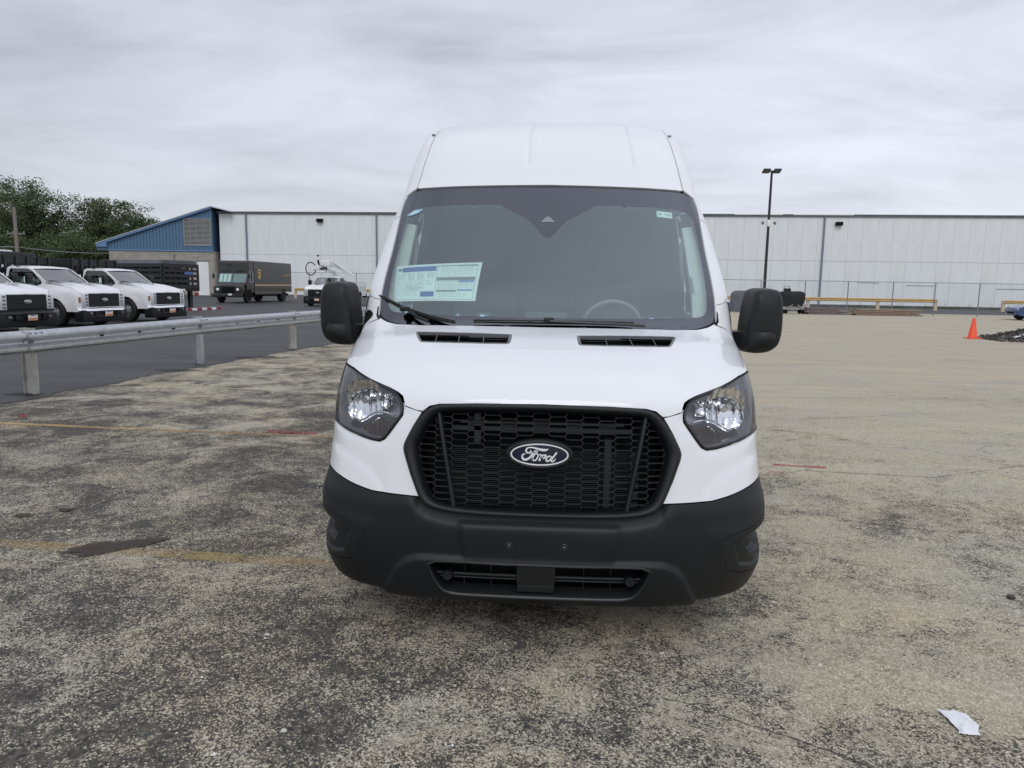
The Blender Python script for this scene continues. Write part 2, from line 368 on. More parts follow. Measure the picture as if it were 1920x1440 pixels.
def gravel_nodes(t, b):
    tc_ = N(t, 'ShaderNodeTexCoord'); O = tc_.outputs['Object']; sp = N(t, 'ShaderNodeSeparateXYZ'); L_(t, O, sp.inputs[0]); X, Y = sp.outputs[0], sp.outputs[1]
    big = noise_(t, O, .33, 4, .55, .4); mid = noise_(t, O, 1.7, 6, .66, .6); sm = noise_(t, O, 9., 5, .65)
    # how much of the surface is worn to pale stone: patches, more on the right-hand side and far away
    cov = op(t, 'ADD', op(t, 'MULTIPLY', op(t, 'SUBTRACT', big, .5), .95), op(t, 'MULTIPLY', op(t, 'SUBTRACT', mid, .5), 1.65))
    cov = op(t, 'ADD', cov, op(t, 'MULTIPLY', op(t, 'SUBTRACT', sm, .5), .9))
    cov = op(t, 'ADD', cov, rng(t, X, -1.0, 2.6, 0, .33, True)); cov = op(t, 'ADD', cov, rng(t, Y, 4, 16, 0, .34, True)); cov = op(t, 'ADD', cov, rng(t, Y, 3.0, 1.2, 0, -.10, True))
    lft = op(t, 'MULTIPLY', rng(t, X, -.8, -2.6, 0, 1, True), rng(t, Y, 5, 8, 0, 1, True)); cov = op(t, 'ADD', cov, op(t, 'MULTIPLY', lft, op(t, 'SUBTRACT', op(t, 'MULTIPLY', op(t, 'SUBTRACT', mid, .5), .7), .16))); cov = op(t, 'ADD', cov, .425)
    # above: less pale stone from the bumper line towards the viewer
    # stones: voronoi cells with random shade against a threshold given by the coverage
    v1 = N(t, 'ShaderNodeTexVoronoi', Scale=150., Randomness=1.0); L_(t, O, v1.inputs['Vector'])
    v2 = N(t, 'ShaderNodeTexVoronoi', Scale=62., Randomness=1.0); L_(t, O, v2.inputs['Vector'])
    h1 = N(t, 'ShaderNodeSeparateColor'); L_(t, v1.outputs['Color'], h1.inputs[0]); h2 = N(t, 'ShaderNodeSeparateColor'); L_(t, v2.outputs['Color'], h2.inputs[0])
    fine = noise_(t, O, 90., 4, .7)
    rv = op(t, 'ADD', op(t, 'MULTIPLY', h1.outputs[0], .62), op(t, 'MULTIPLY', h2.outputs[0], .22)); rv = op(t, 'ADD', rv, op(t, 'MULTIPLY', op(t, 'SUBTRACT', fine, .5), .8)); 
    st = rng(t, op(t, 'SUBTRACT', cov, op(t, 'ADD', rv, .03)), -.05, .09)
    # far away the speckle blends to its mean
    stone = N(t, 'ShaderNodeValToRGB'); L_(t, h1.outputs[1], stone.inputs[0]); c = stone.color_ramp.elements
    c[0].color = (.285, .26, .20, 1); c[1].color = (.65, .61, .50, 1); e1 = stone.color_ramp.elements.new(.7); e1.color = (.46, .43, .345, 1)
    dk = mixc(t, h2.outputs[1], (.038, .037, .036), (.125, .115, .10))
    dk = mixc(t, rng(t, cov, .50, .80, 0, .85, True), dk, (.215, .195, .155))
    colr = mixc(t, st, dk, stone.outputs[0])
    # sandy dust in the palest patches
    dust = rng(t, cov, .74, 1.1, 0, .5, True); colr = mixc(t, dust, colr, (.46, .425, .345))
    # bigger light flecks
    v3 = N(t, 'ShaderNodeTexVoronoi', Scale=9., Randomness=1.0); L_(t, O, v3.inputs['Vector']); h3 = N(t, 'ShaderNodeSeparateColor'); L_(t, v3.outputs['Color'], h3.inputs[0])
    nf = noise_(t, O, 60, 3, .7)
    fl = op(t, 'MULTIPLY', op(t, 'LESS_THAN', op(t, 'ADD', v3.outputs['Distance'], op(t, 'MULTIPLY', op(t, 'SUBTRACT', nf, .5), .35)), op(t, 'MULTIPLY', h3.outputs[1], .13)), op(t, 'GREATER_THAN', h3.outputs[0], .80))
    colr = mixc(t, fl, colr, (.62, .60, .56))
    # tint drift : grey/brown areas
    tn = noise_(t, O, .9, 4, .6); colr2 = N(t, 'ShaderNodeMix', data_type='RGBA', blend_type='MULTIPLY'); colr2.inputs['Factor'].default_value = 1.; L_(t, colr, colr2.inputs['A'])
    L_(t, mixc(t, rng(t, tn, .38, .62), (.97, .97, .96), (1.05, .99, .90)), colr2.inputs['B']); colr = colr2.outputs['Result']
    # long faint streaks of traffic wear
    sm_ = N(t, 'ShaderNodeMapping'); sm_.inputs['Scale'].default_value = (.25, 1.4, 1); sm_.inputs['Rotation'].default_value = (0, 0, R(12)); L_(t, O, sm_.inputs[0])
    sk1 = noise_(t, sm_.outputs[0], 1.1, 8, .68, .8); c3 = N(t, 'ShaderNodeMix', data_type='RGBA', blend_type='MULTIPLY'); c3.inputs['Factor'].default_value = 1.; L_(t, colr, c3.inputs['A'])
    L_(t, mixc(t, rng(t, sk1, .36, .64), (.90, .905, .92), (1.09, 1.08, 1.06)), c3.inputs['B']); colr = c3.outputs['Result']
    gr_ = noise_(t, O, 28, 6, .8); c4 = N(t, 'ShaderNodeMix', data_type='RGBA', blend_type='MULTIPLY'); c4.inputs['Factor'].default_value = 1.; L_(t, colr, c4.inputs['A'])
    L_(t, mixc(t, rng(t, gr_, .34, .66), (.80, .80, .80), (1.18, 1.18, 1.18)), c4.inputs['B']); colr = c4.outputs['Result']
    # thin cracks
    def crack(sc, off, w):
        mpn = N(t, 'ShaderNodeMapping'); mpn.inputs['Location'].default_value = off; L_(t, O, mpn.inputs[0])
        wr = N(t, 'ShaderNodeTexNoise', Scale=2.5, Detail=6., Roughness=.65); L_(t, O, wr.inputs['Vector']); va = N(t, 'ShaderNodeVectorMath', operation='MULTIPLY_ADD'); L_(t, wr.outputs['Color'], va.inputs[0]); va.inputs[1].default_value = (.5, .5, .5); L_(t, mpn.outputs[0], va.inputs[2])
        vv = N(t, 'ShaderNodeTexVoronoi', feature='DISTANCE_TO_EDGE', Scale=sc); L_(t, va.outputs[0], vv.inputs['Vector']); return rng(t, vv.outputs['Distance'], 0, w, 1, 0)
    ck = op(t, 'MULTIPLY', crack(.33, (4.3, 1.2, 0), .0028), rng(t, mid, .42, .60)); colr = mixc(t, op(t, 'MULTIPLY', ck, .75), colr, (.03, .028, .026))
    L_(t, colr, b.inputs['Base Color']); b.inputs['Roughness'].default_value = .85; b.inputs['Specular IOR Level'].default_value = .35
    bn = N(t, 'ShaderNodeBump', Strength=.55, Distance=.006); L_(t, op(t, 'ADD', op(t, 'MULTIPLY', h1.outputs[0], .5), op(t, 'ADD', v1.outputs['Distance'], op(t, 'MULTIPLY', fine, .9))), bn.inputs['Height']); L_(t, bn.outputs[0], b.inputs['Normal'])
M_gravel = gmat('worn_gravelly_asphalt', gravel_nodes)
# gently uneven sheet near the viewer, flat to the horizon
gv, gf = [], []
def hgt(x, y): return -.012*abs(noise.noise(Vector((x*.35, y*.35, 1.3))))
xs = list(np.linspace(-14, 40, 73)); ys = list(np.linspace(-3, 56, 79))
for y in ys:
    for x in xs: gv.append((x, y, 0.))
nx = len(xs)
for j in range(len(ys)-1):
    for i in range(nx-1): gf.append((j*nx+i, j*nx+i+1, (j+1)*nx+i+1, (j+1)*nx+i))
b0 = len(gv); B_ = 2600
gv += [(-B_, -B_, 0), (B_, -B_, 0), (B_, B_, 0), (-B_, B_, 0), (-14, -3, 0), (40, -3, 0), (40, 56, 0), (-14, 56, 0)]
gf += [(b0, b0+1, b0+5, b0+4), (b0+1, b0+2, b0+6, b0+5), (b0+2, b0+3, b0+7, b0+6), (b0+3, b0, b0+4, b0+7)]
struct(mesh('ground', gv, gf, M_gravel))
def dark_nodes(t, b):
    tc_ = N(t, 'ShaderNodeTexCoord'); O = tc_.outputs['Object']
    mpn = N(t, 'ShaderNodeMapping'); mpn.inputs['Scale'].default_value = (.35, 1.3, 1); mpn.inputs['Rotation'].default_value = (0, 0, R(-20)); L_(t, O, mpn.inputs[0])
    a = noise_(t, mpn.outputs[0], .8, 7, .62, .5); f = noise_(t, O, 110, 4, .7); s = noise_(t, O, 2.2, 6, .7)
    c = mixc(t, rng(t, a, .35, .68), (.019, .020, .023), (.062, .061, .060)); c = mixc(t, rng(t, s, .60, .76, 0, .45), c, (.11, .10, .085))
    m = N(t, 'ShaderNodeMix', data_type='RGBA', blend_type='MULTIPLY'); m.inputs['Factor'].default_value = 1; L_(t, c, m.inputs['A']); L_(t, mixc(t, rng(t, f, .3, .7), (.7, .7, .7), (1.3, 1.3, 1.3)), m.inputs['B'])
    L_(t, m.outputs['Result'], b.inputs['Base Color']); b.inputs['Roughness'].default_value = .62
    bn = N(t, 'ShaderNodeBump', Strength=.4, Distance=.004); L_(t, f, bn.inputs['Height']); L_(t, bn.outputs[0], b.inputs['Normal'])
M_asph = gmat('dark_sealed_asphalt', dark_nodes)
# dark sealed lot beyond the guardrail : irregular edge
E_ = [(-9.5, 1.5), (-8.4, 5.0), (-7.3, 7.6), (-6.95, 8.5), (-6.78, 9.1), (-6.66, 10.4), (-6.52, 11.76), (-6.35, 13.1), (-6.12, 14.9), (-5.92, 16.5), (-5.2, 20), (-4.4, 24), (-3.2, 30), (-2, 40), (-1, 50)]
er = []
for i in range(len(E_)-1):
    for k in range(14):
        t = k/14; x = E_[i][0]*(1-t)+E_[i+1][0]*t; y = E_[i][1]*(1-t)+E_[i+1][1]*t
        er.append((x+.16*noise.noise(Vector((x*1.3, y*1.3, 0)))+.07*noise.noise(Vector((x*6, y*6, 3))), y))
er.append(E_[-1])
lot = er+[(-.5, 66), (-1, 72.0), (-120, 79), (-120, 1.5)]
pts, tris, _l = cdt([np.array(lot)], 12, 12, 40)
struct(mesh('parking_lot', [(p[0], p[1], .006) for p in pts], tris, M_asph))
# thin crumbled edge of the seal coat
struct(mesh('asphalt_strip', [(12.5, 53.2, .006), (90, 51.5, .006), (90, 67.5, .006), (-1.2, 72.2, .006), (-1.0, 57, .006)], [(0, 1, 2, 3, 4)], M_asph))
def paint_nodes(col, lo, hi, strength):
    def f(t, b):
        tc_ = N(t, 'ShaderNodeTexCoord'); O = tc_.outputs['Object']; n = noise_(t, O, 55, 5, .75); n2 = noise_(t, O, 2.2, 5, .65)
        m = op(t, 'MULTIPLY', rng(t, op(t, 'ADD', n, op(t, 'MULTIPLY', op(t, 'SUBTRACT', n2, .5), .55)), lo, hi), strength)
        tr = N(t, 'ShaderNodeBsdfTransparent'); mi = N(t, 'ShaderNodeMixShader'); L_(t, m, mi.inputs[0]); L_(t, tr.outputs[0], mi.inputs[1]); L_(t, b.outputs[0], mi.inputs[2])
        o = [x for x in t.nodes if x.type == 'OUTPUT_MATERIAL'][0]; L_(t, mi.outputs[0], o.inputs[0]); b.inputs['Base Color'].default_value = (*col, 1); b.inputs['Roughness'].default_value = .8
    return f
M_yl = gmat('faded_yellow_paint', paint_nodes((.55, .40, .17), .36, .54, .80)); M_yl2 = gmat('faded_pale_paint', paint_nodes((.55, .47, .32), .38, .56, .8)); M_rp = gmat('red_marking_paint', paint_nodes((.42, .03, .04), .36, .60, .8))
M_stain = gmat('oil_stain', paint_nodes((.05, .037, .028), .15, .40, .85)); M_tarp2 = gmat('tar_patch', paint_nodes((.02, .02, .022), .42, .56, .9))
def stripe(name, p, q, w, m, z=.004, n=24, jit=.15):
    d = Vector((q[0]-p[0], q[1]-p[1], 0)); L = d.length; d /= L; s = Vector((-d.y, d.x, 0)); A = []
    for k in range(n+1):
        c = Vector((p[0], p[1], z))+d*L*k/n; j = w/2*(1+jit*noise.noise(Vector((k*.9, p[0], 2))))
        A.append([tuple(c-s*j), tuple(c+s*j)])
    b = MB(); b.grid(A); return struct(b.build(name, m))
stripe('parking_line', (-8.0, 7.50), (-4.4, 7.27), .09, M_yl); stripe('parking_line', (-4.4, 7.27), (-.8, 7.04), .08, gmat('worn_orange_paint', paint_nodes((.44, .27, .12), .38, .56, .68)))
stripe('parking_line', (-5.0, 4.07), (-.7, 3.79), .12, gmat('worn_yellow_paint', paint_nodes((.48, .35, .13), .40, .60, .52)))
stripe('parking_line', (-6.4, 10.55), (-2.7, 9.93), .10, M_yl2); stripe('parking_line', (-6.35, 13.95), (-3.2, 13.35), .10, M_yl2); stripe('parking_line', (-5.7, 16.9), (-2.6, 16.3), .10, M_yl2)
stripe('red_mark', (-2.97, 7.315), (-2.42, 7.28), .10, M_rp, .007); stripe('red_mark', (2.10, 6.50), (2.56, 6.43), .06, M_rp); stripe('red_mark', (1.98, 6.22), (2.13, 6.22), .04, M_rp); stripe('red_mark', (-6.2, 7.95), (-5.98, 7.72), .07, M_rp)
def blob(name, cx, cy, rx, ry, m, z=.009, rot=0, seed=0, sc=1.4):
    P = []
    for k in range(40):
        a = 2*math.pi*k/40; r = 1+.55*noise.noise(Vector((math.cos(a)*sc+seed, math.sin(a)*sc, seed*1.7)))+.35*noise.noise(Vector((math.cos(a)*5+seed, math.sin(a)*5, seed*2.1))); x, y = rx*r*math.cos(a), ry*r*math.sin(a)
        P.append((cx+x*math.cos(rot)-y*math.sin(rot), cy+x*math.sin(rot)+y*math.cos(rot), z))
    return struct(mesh(name, P, [tuple(range(40))], m))
blob('oil_stain', -2.56, 3.97, .24, .10, M_stain, rot=.55, seed=3)
for (x, y, rx, ry, sd) in ((-6.45, 12.15, .5, .16, 2), (-5.95, 14.6, .5, .2, 5), (-5.4, 17.3, .4, .2, 8), (-7.15, 9.25, .28, .13, 11)): blob('tar_patch', x, y, rx, ry, M_tarp2, rot=.2, seed=sd)
for (x, y, r_, sd) in ((-3.3, 4.6, .035, 6), (-3.5, 4.45, .04, 7)): blob('dirt_patch', x, y, r_*1.6, r_, M_stain, seed=sd, z=.008)
# crack across the near right
def crk(P, w):
    b = MB(); A = []; n = len(P)
    for i in range(n-1):
        for k in range(10):
            t = k/10; x = P[i][0]*(1-t)+P[i+1][0]*t; y = P[i][1]*(1-t)+P[i+1][1]*t; j = .012*noise.noise(Vector((x*14, y*14, 0))); ww = w*(.6+.8*abs(noise.noise(Vector((x*9, y*9, 5)))))
            A.append([(x+j, y+j-ww, .003), (x+j, y+j+ww, .003)])
    b.grid(A); return struct(b.build('pavement_crack', M_tarp2))
crk([(-3.4, 3.1), (-2.6, 3.35), (-2.0, 3.3), (-1.3, 3.6)], .004); crk([(1.5, 5.9), (2.3, 6.3), (3.4, 6.2), (4.8, 6.9), (6.5, 7.0)], .007); crk([(3.2, 8.9), (4.4, 9.3), (5.2, 9.2)], .010); crk([(.50, 2.63), (.72, 2.52), (.95, 2.40), (1.15, 2.26), (1.4, 2.14)], .005); crk([(2.2, 4.9), (2.7, 4.75), (3.3, 4.75), (3.9, 4.4), (4.6, 4.3)], .006)
# loose pale chips and pebbles (nobody could count them)
pv = MB(); rr_ = random.Random(11)
for k in range(900):
    x = rr_.uniform(-4.5, 4.5); y = 1.4+7*rr_.random()**1.6; s = rr_.uniform(.0025, .0075)*(1 if rr_.random() < .94 else 1.9)
    V = [(x+s*math.cos(a)*rr_.uniform(.7, 1.2), y+s*math.sin(a)*rr_.uniform(.7, 1.2), 0.0) for a in (0, 1.25, 2.5, 3.8, 5.0)]+[(x, y, s*.7)]
    pv.add(V, [(i, (i+1) % 5, 5) for i in range(5)], 0 if rr_.random() < .7 else 1)
stuff(pv.build('loose_pebbles', [mat('pebble_pale', (.55, .53, .48), .8), mat('pebble_dark', (.06, .06, .06), .8)]))
# white splats / flecks of paint
wv = MB()
rsp = random.Random(21); SPL = [(-1.35, 2.62, .022), (-1.22, 2.95, .016), (-.28, 2.27, .020), (.10, 2.13, .014), (-1.08, 2.16, .028), (-.05, 2.75, .014), (-.35, 2.9, .013), (-.55, 2.65, .016), (-.8, 1.92, .013), (-.2, 2.0, .020)]
for k in range(75): SPL.append((rsp.uniform(-2.4, .5), rsp.uniform(1.8, 3.6), rsp.uniform(.005, .0115)))
for (u, v_, s) in SPL:
    for q in range(1 if s < .012 else 7):
        du, dv_ = (0, 0) if q == 0 else (rsp.gauss(0, s*1.1), rsp.gauss(0, s*.9)); ss_ = s*(.55 if q == 0 else rsp.uniform(.08, .28)); n = 14
        P = [(u+du+ss_*(.35+1.3*abs(noise.noise(Vector((k*2.3, u*9+q, v_*7)))))*math.cos(2*math.pi*k/n), v_+dv_+ss_*(.35+1.3*abs(noise.noise(Vector((k*2.3, u*9+q, v_*7)))))*math.sin(2*math.pi*k/n), .005) for k in range(n)]
        wv.add(P, [tuple(range(n))])
stuff(wv.build('white_splatter', mat('splat_white', (.72, .72, .70), .8)))
# crumpled thin plastic litter
A = []
for i in range(11):
    row = []
    for j in range(8):
        u, v_ = i/10, j/7; p = Vector((1.545, 2.625, 0))*(1-u)*(1-v_)+Vector((1.645, 2.610, 0))*u*(1-v_)*1+Vector((1.545, 2.475, 0))*(1-u)*v_+Vector((1.625, 2.470, 0))*u*v_
        p.x += .02*noise.noise(Vector((u*3, v_*3, 1)))+.012*math.sin(v_*3); z = .006+.014*abs(noise.noise(Vector((u*4, v_*3, 7))))+.006*abs(noise.noise(Vector((u*11, v_*9, 2))))
        row.append((p.x, p.y, z))
    A.append(row)
b = MB(); b.grid(A); tag(b.build('plastic_litter', M_litter, smooth=60), 'crumpled scrap of thin white plastic lying on the asphalt at lower right', 'litter')
b = MB(); bm = bmesh.new(); bmesh.ops.create_icosphere(bm, subdivisions=2, radius=1)
for v in bm.verts: v.co *= 1+.35*noise.noise(v.co*1.6)
b.add([(2.49+v.co.x*.022, 3.70+v.co.y*.018, .012+v.co.z*.013) for v in bm.verts], [tuple(v.index for v in f.verts) for f in bm.faces]); bm.free()
tag(b.build('stone', M_rock, smooth=30), 'small dark stone lying alone on pale asphalt near the right edge', 'stone')

# ================================================================== THE WHITE VAN
van = empty('cargo_van', (0, 2.95, 0)); tag(van, 'large white high-roof cargo van with black grille, facing the viewer in mid lot', 'van')
#  rows along the front centreline:  y, z, half width, depth of the corner, plan exponent, z drop at the side, drop exponent
ROWS = np.array([
[.12, .190, .91, .36, 3.0, .00, 3.0], [.045, .225, .985, .40, 3.0, .00, 3.0], [.015, .32, 1.03, .42, 3.0, .00, 3.0], [.00, .45, 1.05, .44, 3.0, .00, 3.0],
[.00, .58, 1.055, .45, 2.9, .01, 3.0], [.02, .72, 1.035, .47, 2.8, .01, 3.0], [.04, .88, 1.03, .50, 2.6, .00, 3.0], [.07, 1.02, 1.035, .54, 2.5, -.01, 3.0],
[.12, 1.12, 1.04, .57, 2.4, -.03, 3.0], [.30, 1.225, 1.05, .54, 2.4, -.06, 3.0], [.58, 1.32, 1.06, .44, 2.4, -.08, 3.0], [.86, 1.40, 1.06, .32, 2.6, -.08, 3.0],
[1.03, 1.60, 1.05, .29, 2.8, -.05, 3.0], [1.20, 1.80, 1.02, .29, 3.0, -.04, 3.0], [1.37, 2.00, .985, .30, 3.2, -.04, 3.0], [1.54, 2.20, .95, .32, 3.4, -.05, 3.0],
[1.72, 2.42, .915, .30, 3.6, -.07, 3.2], [1.93, 2.60, .885, .24, 3.8, -.10, 3.4], [2.20, 2.715, .87, .15, 3.6, -.12, 3.2], [2.55, 2.775, .865, .06, 3.2, -.14, 3.2],
[3.00, 2.79, .86, .00, 3.0, -.15, 3.0], [3.5, 2.79, .86, 0, 3., -.15, 3.], [4.0, 2.79, .86, 0, 3., -.15, 3.], [4.6, 2.79, .86, 0, 3., -.15, 3.], [5.2, 2.785, .86, 0, 3., -.15, 3.],
[5.75, 2.77, .86, 0, 3., -.15, 3.], [5.97, 2.68, .86, 0, 3., -.12, 3.]])
NR = len(ROWS)
def rowp(s):
    s = np.clip(np.asarray(s, float), 0, NR-1.000001); i = np.floor(s).astype(int); f = (s-i)[..., None]
    p0 = ROWS[np.clip(i-1, 0, NR-1)]; p1 = ROWS[i]; p2 = ROWS[np.clip(i+1, 0, NR-1)]; p3 = ROWS[np.clip(i+2, 0, NR-1)]
    m1 = (p2-p0)/2; m2_ = (p3-p1)/2; f2 = f*f; f3 = f2*f
    return (2*f3-3*f2+1)*p1+(f3-2*f2+f)*m1+(-2*f3+3*f2)*p2+(f3-f2)*m2_
def lag(u, n): return 1-np.power(np.clip(1-np.power(u, n), 0, 1), 1/n)
_s = np.linspace(0, NR-1.0001, 2601); _p = rowp(_s); _arc = np.concatenate([[0], np.cumsum(np.hypot(np.diff(_p[:, 0]), np.diff(_p[:, 1])))])
def s2Y(s): return np.interp(s, _s, _arc)
def Y2s(Y): return np.interp(Y, _arc, _s)
def a2X(a): a = np.asarray(a, float); return np.sign(a)*np.where(np.abs(a) <= 1, 1.45*np.abs(a), 1.45+(np.abs(a)-1))
def X2a(X): X = np.asarray(X, float); return np.sign(X)*np.where(np.abs(X) <= 1.45, np.abs(X)/1.45, 1+(np.abs(X)-1.45))
def D2(L): L = np.asarray(L, float); return np.stack([a2X(L[:, 0]), s2Y(L[:, 1])], 1)
def surf(P, off=0., disp=None):
    P = np.asarray(P, float); a = X2a(P[:, 0]); s = Y2s(P[:, 1]); p = rowp(s); aa = np.abs(a)
    u = np.sin(np.clip(aa, 0, 1)*math.pi/2); x = np.sign(a)*p[:, 2]*u
    y = p[:, 0]+p[:, 3]*lag(u, p[:, 4])+np.clip(aa-1, 0, None); z = p[:, 1]+p[:, 5]*lag(u, p[:, 6])
    Q = np.stack([x, y, z], 1)
    d = (disp(P) if disp is not None else 0.)+off
    if disp is not None or off:
        e = 2e-3; N1 = surf(P+[e, 0])-surf(P-[e, 0]); N2 = surf(P+[0, e])-surf(P-[0, e]); nn = np.cross(N1, N2); nn /= np.maximum(np.linalg.norm(nn, axis=1, keepdims=True), 1e-12)
        o = np.stack([x*.6, y-2.9, z-1.0], 1); o[:, 1] = np.where(y > 2.0, 0, o[:, 1]); nn *= np.where((nn*o).sum(1) < 0, -1, 1)[:, None]
        Q = Q+nn*np.broadcast_to(np.asarray(d, float), (len(P),))[:, None]
    return Q
def vout(P3):
    o = np.stack([P3[:, 0]*.6, P3[:, 1]-2.9, P3[:, 2]-1.0], 1); o[:, 1] = np.where(P3[:, 1] > 2.0, 0, o[:, 1]); return o
def yz2d(y, z, sgn=1):                # a point of the flank -> domain
    ss = np.linspace(0, 20, 1200); p = rowp(ss); s = np.interp(z, p[:, 1]+p[:, 5], ss); q = rowp(np.array([s]))[0]
    a = 1+y-(q[0]+q[3]); return (sgn*float(a2X(a)), float(s2Y(s)))
def ysurf(x, z):                       # front surface depth at (x, z)
    ss = np.linspace(0, 15, 900); p = rowp(ss); s = np.interp(z, p[:, 1], ss); q = rowp(np.array([s]))[0]
    return float(q[0]+q[3]*lag(np.array(min(abs(x)/q[2], 1.)), q[4]))
mirr = lambda L: [(-a, s) for a, s in L]
def both(half):                        # half outline from centre line to centre line -> full loop
    return list(half)+[(-a, s) for a, s in reversed(half) if a > 1e-6]
HLAMP = [(1.06, 9.22), (.98, 9.08), (.88, 8.96), (.80, 8.86), (.71, 8.72), (.64, 8.52), (.576, 8.34), (.52, 8.19), (.47, 8.04), (.44, 7.91), (.424, 7.78), (.412, 7.5), (.409, 7.25), (.410, 7.0), (.43, 6.72), (.455, 6.42), (.477, 6.2), (.498, 6.12), (.54, 6.14), (.60, 6.21), (.68, 6.3), (.77, 6.40), (.89, 6.47), (1.0, 6.55), (1.07, 6.75), (1.09, 7.5), (1.085, 8.5)]
BTOP = [(.333, 4.64), (.342, 4.71), (.42, 4.72), (.51, 4.74), (.593, 4.84), (.70, 4.98), (.80, 5.08), (.90, 5.12), (1.0, 5.12)]
FRAME = [(0, 7.65), (.177, 7.60), (.285, 7.51), (.311, 7.40), (.334, 7.16), (.368, 6.64), (.395, 6.17), (.401, 6.02), (.398, 5.87), (.372, 5.28), (.342, 4.70), (.320, 4.44), (.277, 4.31), (.224, 4.245), (.11, 4.215), (0, 4.21)]
INNER = [(0, 7.36), (.17, 7.33), (.272, 7.25), (.297, 7.16), (.322, 6.87), (.345, 6.45), (.360, 6.17), (.3625, 6.0), (.357, 5.73), (.333, 5.09), (.312, 4.73), (.290, 4.575), (.243, 4.47), (.142, 4.41), (0, 4.40)]
WSH = [(0, 15.0), (.30, 14.97), (.50, 14.96), (.675, 14.97), (.70, 14.94), (.775, 14.80), (.785, 14.68), (.784, 14.45), (.745, 13.8), (.716, 13.1), (.700, 12.2), (.694, 11.6), (.688, 11.38), (.672, 11.23), (.62, 11.1), (.557, 10.98), (.438, 10.89), (.29, 10.87), (0, 10.84)]
CLEAR = [(0, 13.38), (.014, 13.40), (.064, 13.86), (.085, 13.96), (.18, 14.36), (.20, 14.42), (.46, 14.40), (.60, 14.35), (.66, 14.28), (.69, 14.16), (.70, 14.0), (.692, 13.64), (.672, 12.9), (.655, 12.2), (.645, 11.7), (.636, 11.5), (.62, 11.4), (.59, 11.33), (.53, 11.29), (.31, 11.21), (0, 11.17)]
GRV = [(.72, 15.2), (.70, 15.6), (.69, 17.3), (.69, 20)]
# --- body shell (one continuous white panel per side of the van)
ARC = lambda cy, cz, r, a0, a1, n: [(cy+r*math.cos(R(a0+(a1-a0)*k/n)), cz+r*math.sin(R(a0+(a1-a0)*k/n))) for k in range(n+1)]
def body_loop(sg):
    L = [tuple(p) for p in D2(BTOP)]
    L += [yz2d(.585, .662)]
    L += [yz2d(y, z) for y, z in ARC(1.02, .37, .50, 141, 0, 14)]
    L += [yz2d(1.54, .30), yz2d(2.8, .30), yz2d(4.2, .30)]
    L += [yz2d(y, z) for y, z in ARC(4.77, .37, .50, 180, 0, 14)]
    L += [yz2d(5.35, .34), yz2d(5.95, .36), yz2d(5.96, 1.2), yz2d(5.93, 2.0), yz2d(5.88, 2.635)]
    q = D2([(1.0, 20.0)])[0]; L += [(q[0]+1.6, q[1]-.001), (q[0]+.3, q[1]-.001)]
    L += [tuple(p) for p in D2([(1.0, 20.0), (.695, 20.0), (.69, 18.8), (.683, 17.4), (.683, 16.4), (.684, 15.3), (.684, 15.08), (.70, 15.02), (.788, 14.86), (.796, 14.68), (.795, 14.45), (.756, 13.8), (.727, 13.1), (.711, 12.2), (.705, 11.6), (.70, 11.38), (.70, 11.16), (.79, 11.08), (.86, 10.8), (.92, 10.2), (.965, 9.6), (.985, 9.2)])]
    hl = inset(D2(HLAMP), -.004)
    L += [tuple(p) for p in hl[0:1]]+[tuple(p) for p in hl[::-1][:-1]][:len(hl)-11]
    L += [tuple(p) for p in D2([(.405, 7.345), (.36, 7.195), (.343, 7.15), (.372, 6.64), (.398, 6.17), (.403, 6.02), (.400, 5.87), (.373, 5.28), (.343, 4.76)])]
    L = np.array(L); L[:, 0] *= sg; return L
def pole(L): return np.array(L)
creaseL = D2([(1.0, 5.83), (.82, 5.76), (.70, 5.62), (.60, 5.47), (.53, 5.25), (.49, 4.95), (.475, 4.7)])
arch1 = np.array([yz2d(y, z) for y, z in ARC(1.02, .37, .56, 150, 0, 16)])
belt = np.array([yz2d(1.35, 1.33), yz2d(3.0, 1.24), yz2d(5.9, 1.22)])
swage = np.array([yz2d(1.6, .78), yz2d(3.0, .72), yz2d(4.2, .74)])
def body_disp(P):
    Q = P.copy(); Q[:, 0] = np.abs(Q[:, 0]); d = np.zeros(len(P))
    t = distpoly(Q, creaseL, False); below = np.interp(Q[:, 0], creaseL[::-1, 0], creaseL[::-1, 1]) - Q[:, 1]
    d += .006*(np.clip(below/.02, -1, 1)*.5-.5)*np.exp(-np.clip(-below, 0, 9)/.10)*(Q[:, 0] > .66)
    d += .022*np.exp(-(distpoly(Q, arch1, False)/.045)**2)*(Q[:, 0] > 1.3)
    for k, (dy, w) in enumerate(((.0, .006),)):
        d -= .012*np.exp(-(distpoly(Q, belt, False)/.03)**2)
        d -= .016*np.exp(-(distpoly(Q, swage, False)/.04)**2)
    g = np.array([(a2X(np.array(.735)), s2Y(15.4)), (a2X(np.array(.727)), s2Y(17.4)), (a2X(np.array(.735)), s2Y(20))], float)
    d -= .016*np.exp(-(distpoly(Q, g, False)/.011)**4)
    # chamfer ring round the headlight
    dh = distpoly(Q, D2(HLAMP)); d -= .006*np.exp(-(dh/.012)**2)
    # soft shoulder above the bumper line, under the headlamp
    sh = D2([(.43, 6.35), (.48, 5.95), (.60, 5.98), (.80, 6.15), (1.0, 6.3)]); d += .002*np.exp(-(distpoly(Q, sh, False)/.06)**2)
    return d
win = [yz2d(*p) for p in [(1.52, 1.45), (1.60, 1.62), (1.98, 2.06), (2.12, 2.12), (2.50, 2.13), (2.56, 2.08), (2.58, 1.45), (2.52, 1.40), (1.62, 1.38)]]
qwin = [yz2d(*p) for p in [(1.30, 1.40), (1.47, 1.42), (1.53, 1.60), (1.42, 1.52)]]
